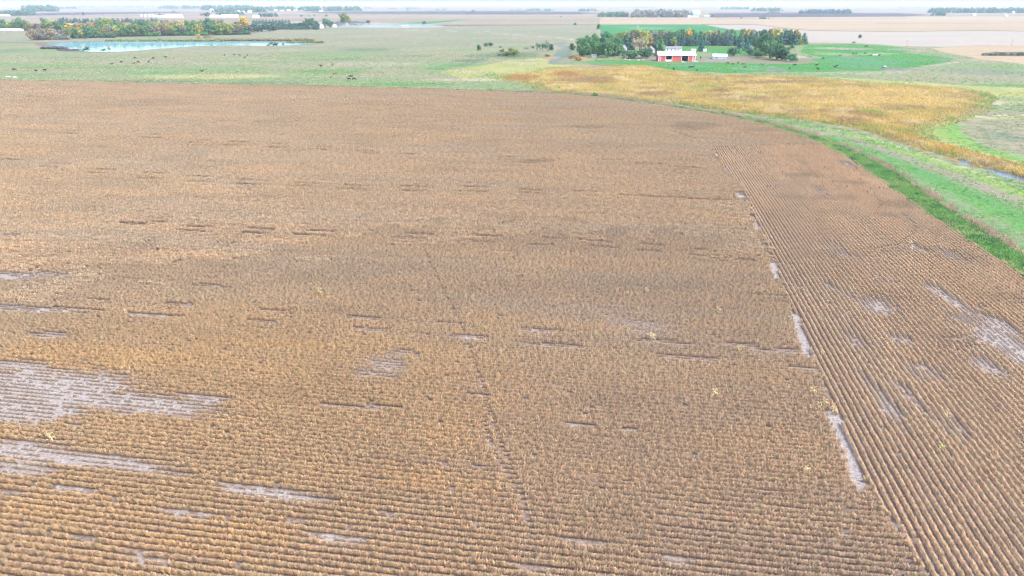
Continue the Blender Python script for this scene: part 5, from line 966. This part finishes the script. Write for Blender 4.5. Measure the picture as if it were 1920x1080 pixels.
# ------------------------------------------------------------------ cattle
BLACK = plain('black hide', (.018, .017, .018), .75, .2, 3.0); REDH = plain('red brown hide', (.22, .085, .045), .8, .2, 3.0); DUN = plain('dun hide', (.20, .13, .10), .8, .2, 3.0)
def cow_mesh(pose):
    """one skinned body: trunk, neck, head, jointed legs and tail"""
    v, e, rad = [], [], []
    def add(p, r, prev=None):
        v.append(p); rad.append(r)
        if prev is not None: e.append((prev, len(v) - 1))
        return len(v) - 1
    dz = -.62 if pose == 'lying' else 0
    pel = add((-.62, 0, 1.10 + dz), (.27, .25)); mid = add((-.1, 0, 1.02 + dz), (.33, .36), pel); ch = add((.48, 0, 1.04 + dz), (.28, .34), mid); sh = add((.72, 0, 1.12 + dz), (.20, .26), ch)
    if pose == 'grazing': nk = add((1.02, .03, .86), (.13, .17), sh); pl = add((1.22, .05, .50), (.11, .13), nk); mu = add((1.36, .05, .17), (.075, .08), pl)
    else: nk = add((1.0, 0, 1.34 + dz), (.13, .18), sh); pl = add((1.22, 0, 1.50 + dz), (.12, .14), nk); mu = add((1.52, 0, 1.36 + dz), (.08, .085), pl)
    for s in (-1, 1): add((v[pl][0] - .08, s * .24, v[pl][2] + .06), (.03, .05), pl)
    tl = add((-.90, 0, 1.16 + dz), (.05, .05), pel); t2 = add((-.96, 0, .80 + dz * .8), (.03, .03), tl); add((-.95, .02, max(.50 + dz * .7, .08)), (.04, .04), t2)
    for s in (-1, 1):
        if pose == 'lying':
            a = add((.5, s * .3, .30), (.10, .10), ch); a = add((.85, s * .34, .10), (.07, .07), a); add((.55, s * .36, .07), (.05, .05), a)
            a = add((-.5, s * .36, .32), (.14, .14), pel); a = add((-.1, s * .42, .12), (.08, .08), a); add((-.45, s * .45, .07), (.05, .05), a)
        else:
            o = .08 * s
            a = add((.50 + o, s * .19, .66), (.11, .12), ch); a = add((.52 + o, s * .19, .36), (.065, .065), a); a = add((.50 + o, s * .19, .10), (.048, .048), a); add((.54 + o, s * .19, .03), (.06, .05), a)
            a = add((-.62 - o, s * .20, .74), (.14, .13), pel); a = add((-.76 - o, s * .20, .46), (.075, .07), a); a = add((-.70 - o, s * .20, .12), (.05, .05), a); add((-.66 - o, s * .20, .03), (.06, .05), a)
    me = bpy.data.meshes.new('cow'); me.from_pydata(v, e, []); ob = bpy.data.objects.new('cow_build', me); COL.objects.link(ob)
    md = ob.modifiers.new('skin', 'SKIN'); md.use_smooth_shade = True
    for i, sv in enumerate(me.skin_vertices[0].data): sv.radius = rad[i]; sv.use_root = (i == 0)
    ob.modifiers.new('sub', 'SUBSURF').levels = 1
    dg = bpy.context.evaluated_depsgraph_get(); m2 = bpy.data.meshes.new_from_object(ob.evaluated_get(dg)); m2.name = 'cow_' + pose
    bpy.data.objects.remove(ob); return m2
CM = {}
for pose in ('grazing', 'standing', 'lying'):
    base = cow_mesh(pose)
    for nm, mt in (('black', BLACK), ('red-brown', REDH), ('dun', DUN)):
        q = base.copy(); q.materials.clear(); q.materials.append(mt); CM[pose, nm] = q
def cow(x, y, yaw, pose, colr, label, size=1.0):
    p = ground(x, y); o = link('cow', CM[pose, colr]); o.location = (p[0], p[1], 0); o.rotation_euler = (0, 0, math.radians(yaw)); o.scale = (size * 1.18,) * 3; tag(o, label, 'cow', 'cattle on the pastures')
for a in [(28, 132.5, 200, 'grazing', 'black', 'black cow at the far left of the pasture, alone'), (68, 133.3, 175, 'lying', 'black', 'black cow lying left of the standing one at far left'), (84, 133.8, 20, 'standing', 'black', 'black cow standing nearest to the crop at far left'), (209, 120.8, 10, 'lying', 'black', 'black cow at the left end of the cattle path'), (228, 118, 160, 'grazing', 'black', 'black cow above the left end of the path'), (254, 110.6, 185, 'standing', 'black', 'leftmost of three black cows below the pond'),
          (250, 119.6, 30, 'lying', 'black', 'black cow resting on the path, third from left'), (259, 118.4, 15, 'grazing', 'black', 'black cow on the path right of the resting one'), (279, 117.4, 80, 'standing', 'black', 'rightmost black cow on the path, seen end on'), (288, 110.8, 170, 'grazing', 'black', 'middle of three black cows below the pond'), (312, 109, 185, 'standing', 'black', 'rightmost of three black cows below the pond'), (421, 105, 90, 'standing', 'black', 'leftmost cow of the small group right of the pond cows'),
          (439, 104.8, 40, 'grazing', 'black', 'second cow of the small group right of the pond cows'), (449.5, 105.4, 170, 'standing', 'black', 'third and widest cow of the small group'), (459, 109.6, 60, 'standing', 'black', 'nearest cow of the small group right of the pond cows'), (464.5, 105.8, 110, 'standing', 'black', 'rightmost cow of the small group'), (378, 134, 10, 'lying', 'black', 'black cow lying above the yellow grass patch'), (444, 135.5, 90, 'lying', 'black', 'calf lying above the right part of the yellow patch', .6),
          (602, 126, 165, 'standing', 'black', 'left of two black cows in the middle pasture'), (623.5, 123, 120, 'standing', 'black', 'right of two black cows in the middle pasture'), (627, 140, 5, 'standing', 'red-brown', 'red-brown cow in the middle pasture'), (620.5, 146.5, 80, 'standing', 'black', 'calf left of the nearest pair of black cows', .6), (654.5, 151, 185, 'standing', 'black', 'left cow of the nearest black pair by the crop edge'), (663.5, 150, 10, 'grazing', 'black', 'right cow of the nearest black pair by the crop edge'),
          (1137, 127.2, 5, 'lying', 'black', 'black cow at the top edge of the reeds'), (1254, 121.5, 15, 'lying', 'dun', 'dun cow lying below the left barn bay'), (1263, 131.6, 110, 'standing', 'black', 'black cow left of the pair below the barn'), (1294, 128, 185, 'grazing', 'black', 'left cow of the pair below the barn'), (1299, 127.6, 5, 'standing', 'black', 'right cow of the pair below the barn'), (1307, 133.8, 80, 'standing', 'black', 'black cow at the reed edge below the barn'),
          (1313.5, 110, 100, 'standing', 'black', 'black cow between barn and teal shed'), (1364, 120, 20, 'grazing', 'black', 'black cow below the teal shed'), (1373, 121, 10, 'lying', 'black', 'black cow lying right below the teal shed'), (1384, 120, 90, 'standing', 'black', 'black cow end on below the round bush'), (1395.5, 121.6, 180, 'standing', 'dun', 'dun cow right of the end-on black cow'), (1391, 121, 100, 'standing', 'black', 'calf beside the dun cow', .6), (1396, 126.4, 5, 'lying', 'black', 'black cow lying below the dun cow'), (1429.5, 122.8, 170, 'standing', 'dun', 'dun cow below the dark thicket'),
          (1480.5, 130.2, 70, 'standing', 'black', 'black cow end on below the thicket right end'), (1490, 123.6, 175, 'grazing', 'black', 'black cow on grass below the thicket right end'), (1491.5, 104.5, 30, 'standing', 'black', 'black cow beside the rightmost thicket bush'), (1518.5, 108, 10, 'grazing', 'dun', 'dun cow right of the thicket'), (1531, 124, 5, 'standing', 'black', 'black cow above the single cow at the reed meadow'), (1533.5, 131.4, 190, 'standing', 'black', 'black cow at the meadow edge right of the thicket'), (1543, 111.2, 20, 'grazing', 'black', 'black cow in lush grass below the dun cow'),
          (1565, 128, 185, 'standing', 'black', 'left cow of the overlapping pair on lush grass'), (1568, 125.8, 20, 'standing', 'black', 'right cow of the overlapping pair on lush grass'), (1599, 102, 30, 'grazing', 'black', 'left of two cows before the stubble edge'), (1604.5, 102, 10, 'grazing', 'black', 'right of two cows before the stubble edge'), (1622.5, 101.6, 160, 'grazing', 'black', 'black cow left of the white trough'), (1648, 105.4, 10, 'standing', 'black', 'black cow at the right end of the white trough'), (1656.5, 129, 160, 'standing', 'dun', 'dun cow below the pale teal trough'),
          (1575, 104.5, 10, 'lying', 'black', 'black cow lying on the grey patch of lush pasture'), (1632, 104.6, 30, 'lying', 'black', 'black cow lying left of the white trough end')]:
    cow(*a)

# ------------------------------------------------------------------ volunteer corn in the beans
CORN = plain('ripe corn leaf', (.50, .40, .20), .8, .25, 4.0); CORNG = plain('greenish corn leaf', (.36, .37, .13), .8, .25, 4.0); STALK = plain('corn stalk', (.50, .40, .18), .8)
def corn_meshes(seed):
    r = random.Random(seed); s = MB(); s.tube((0, 0, 0), (r.uniform(-.06, .06), r.uniform(-.06, .06), 1.45), .022, .012, 6); out = []
    for k in range(9):
        l = MB(); z = .45 + .11 * k; a = k * 2.6 + r.uniform(-.4, .4); ln = r.uniform(.4, .7); w = .05; d = Vector((math.cos(a), math.sin(a), 0)); n = Vector((-math.sin(a), math.cos(a), 0))
        pr = [(0, z, .02), (ln * .35, z + .25, w), (ln * .75, z + .22, w), (ln, z - .05 - r.uniform(0, .3), .008)]
        for (x0, z0, w0), (x1, z1, w1) in zip(pr[:-1], pr[1:]): l.quad(tuple(d * x0 - n * w0 + Vector((0, 0, z0))), tuple(d * x0 + n * w0 + Vector((0, 0, z0))), tuple(d * x1 + n * w1 + Vector((0, 0, z1))), tuple(d * x1 - n * w1 + Vector((0, 0, z1))))
        out.append(l)
    t = MB()
    for k in range(5): a = k * 1.3; t.tri((-.012, 0, 1.42), (.012, 0, 1.42), (math.cos(a) * .14, math.sin(a) * .14, 1.75))
    return s.mesh('stalk', STALK), [q.mesh('leaf', CORN) for q in out], [q.mesh('leaf', CORNG) for q in out], t.mesh('tassel', STALK)
CV = [corn_meshes(i) for i in range(4)]
def corn(x, y, label, green=False, s=1.0, group='volunteer corn in the beans'):
    p = ground(x, y); o = empty('corn_plant', (p[0], p[1], 0), random.uniform(0, 6.28), (s * 1.1, s * 1.1, s)); st, la, lg, ta = random.choice(CV)
    link('stalk', st, o); link('tassel', ta, o)
    for l in (lg if green else la): link('leaf', l, o)
    tag(o, label, 'corn plant', group)
for x, y, lab, g, s in [(1523, 742, 'yellow corn plant up left of the large pale strip', 0, 1.1), (1533, 768, 'left of two corn plants just above the large pale strip', 0, 1.0), (1546, 764, 'right of two corn plants just above the large pale strip', 0, .9), (1562, 778, 'yellow corn plant at the top end of the large pale strip', 0, 1.2), (1510, 890, 'yellow corn plant left of the large pale strip', 0, 1.1), (1762, 848, 'yellow-green corn plant standing in the end rows', 1, 1.1), (1773, 788, 'pale corn plant standing in the end rows', 0, 1.0),
                        (1346, 588, 'pale yellow corn plant right of the pale striped patch', 0, 1.2), (1222, 640, 'bright yellow corn plant at the foot of the pale striped patch', 0, 1.2), (1196, 585, 'corn plant at the top of the pale striped patch', 0, 1.0), (1118, 634, 'green-yellow corn plant left of the pale striped patch', 1, 1.0), (1384, 662, 'corn plant left of the second pale strip', 1, 1.0), (1338, 745, 'pale double corn plant in the middle rows', 0, 1.1), (1335, 749, 'smaller corn plant beside the pale double one', 0, .8), (1168, 708, 'slim corn plant in the centre right rows', 0, 1.0), (1245, 601, 'greenish corn plant in the pale striped patch', 1, .9),
                        (1176, 556, 'leftmost corn plant of the row above the pale striped patch', 0, .9), (1184, 555, 'second corn plant of the row above the pale striped patch', 0, .9), (1195, 556, 'third corn plant of the row above the pale striped patch', 0, .9), (1212, 551, 'pale corn plant right of the corn row above the patch', 0, 1.1), (1156, 550, 'lone corn plant left of the corn row above the patch', 0, .9), (600, 555, 'bright yellow-green corn plant in the left centre rows', 1, 1.3), (235, 590, 'pale corn plant among the left pale dashes', 0, 1.0), (229, 608, 'small corn plant below the pale one at left', 0, .8),
                        (97, 832, 'pale yellow corn plant in the lower left rows', 0, 1.2), (888, 562, 'small pale corn plant in the centre', 0, .9), (910, 622, 'greenish corn plant in the centre', 1, .9), (848, 330, 'bright corn plant far up the centre rows', 0, 1.3), (1192, 405, 'corn plant far up the right centre rows', 0, 1.1), (1037, 374, 'tiny far corn plant right of centre', 0, 1.1), (1216, 320, 'tiny pale far corn plant near the right dashes', 0, 1.1), (86, 384, 'pale far corn plant at left', 0, 1.1), (127, 388, 'second pale far corn plant at left', 0, 1.1), (340, 386, 'tiny far corn plant left of centre', 0, 1.0),
                        (1705, 460, 'left tall corn plant of the clump in the end rows', 0, 1.2), (1708, 470, 'right corn plant of the clump in the end rows', 0, 1.2), (1698, 458, 'short corn plant at the left of the end-row clump', 0, .9), (1408, 395, 'corn plant beside the far sawtooth edge', 0, 1.0), (1346, 302, 'far corn plant at the top of the sawtooth edge', 0, 1.0), (1540, 668, 'small corn plant by the second pale strip foot', 0, .9), (1000, 283, 'tiny far corn plant in the upper centre', 0, 1.1), (1253, 272, 'tiny far corn plant in the upper right centre', 0, 1.1)]:
    corn(x, y, lab, bool(g), s * random.uniform(.62, .8))

# ------------------------------------------------------------------ smoke drifting over the far trees, and the haze of the air
def vol_mat(name, dens, c, aniso=0.0):
    m = bpy.data.materials.new(name); m.use_nodes = True; nt = m.node_tree; nt.nodes.clear()
    o = nt.nodes.new('ShaderNodeOutputMaterial'); v = nt.nodes.new('ShaderNodeVolumePrincipled')
    v.inputs['Color'].default_value = (*c, 1); v.inputs['Density'].default_value = dens; v.inputs['Anisotropy'].default_value = aniso
    nt.links.new(v.outputs[0], o.inputs['Volume']); return m
SMOKE = vol_mat('smoke', .0035, (.80, .88, 1.0))
bmm = bmesh.new()
for cx, cy, rx, rz_, rd in ((560, 47, 46, 8, 60), (612, 47, 60, 7, 70), (670, 46.5, 80, 6, 80), (745, 47, 90, 5, 90)):
    p = ground(cx, cy + 4); m = mpp(cx, cy + 4)
    bmesh.ops.create_icosphere(bmm, subdivisions=3, radius=1, matrix=Matrix.Translation((p[0], p[1], rz_ * m * .3)) @ Matrix.Diagonal((rx * m, rd, rz_ * m, 1)))
sm = bpy.data.meshes.new('smoke'); bmm.to_mesh(sm); bmm.free(); sm.materials.append(SMOKE)
tag(link('smoke', sm), 'thin blue smoke drifting over the far trees', 'smoke', kind='stuff')
HZ = 46000
hz = MB().box(-HZ, -HZ, -1, HZ, HZ, 72).build('haze', vol_mat('haze', 0.85e-4, (.74, .89, 1.0)))
tag(hz, 'pale blue haze over the far fields', 'haze', kind='stuff')
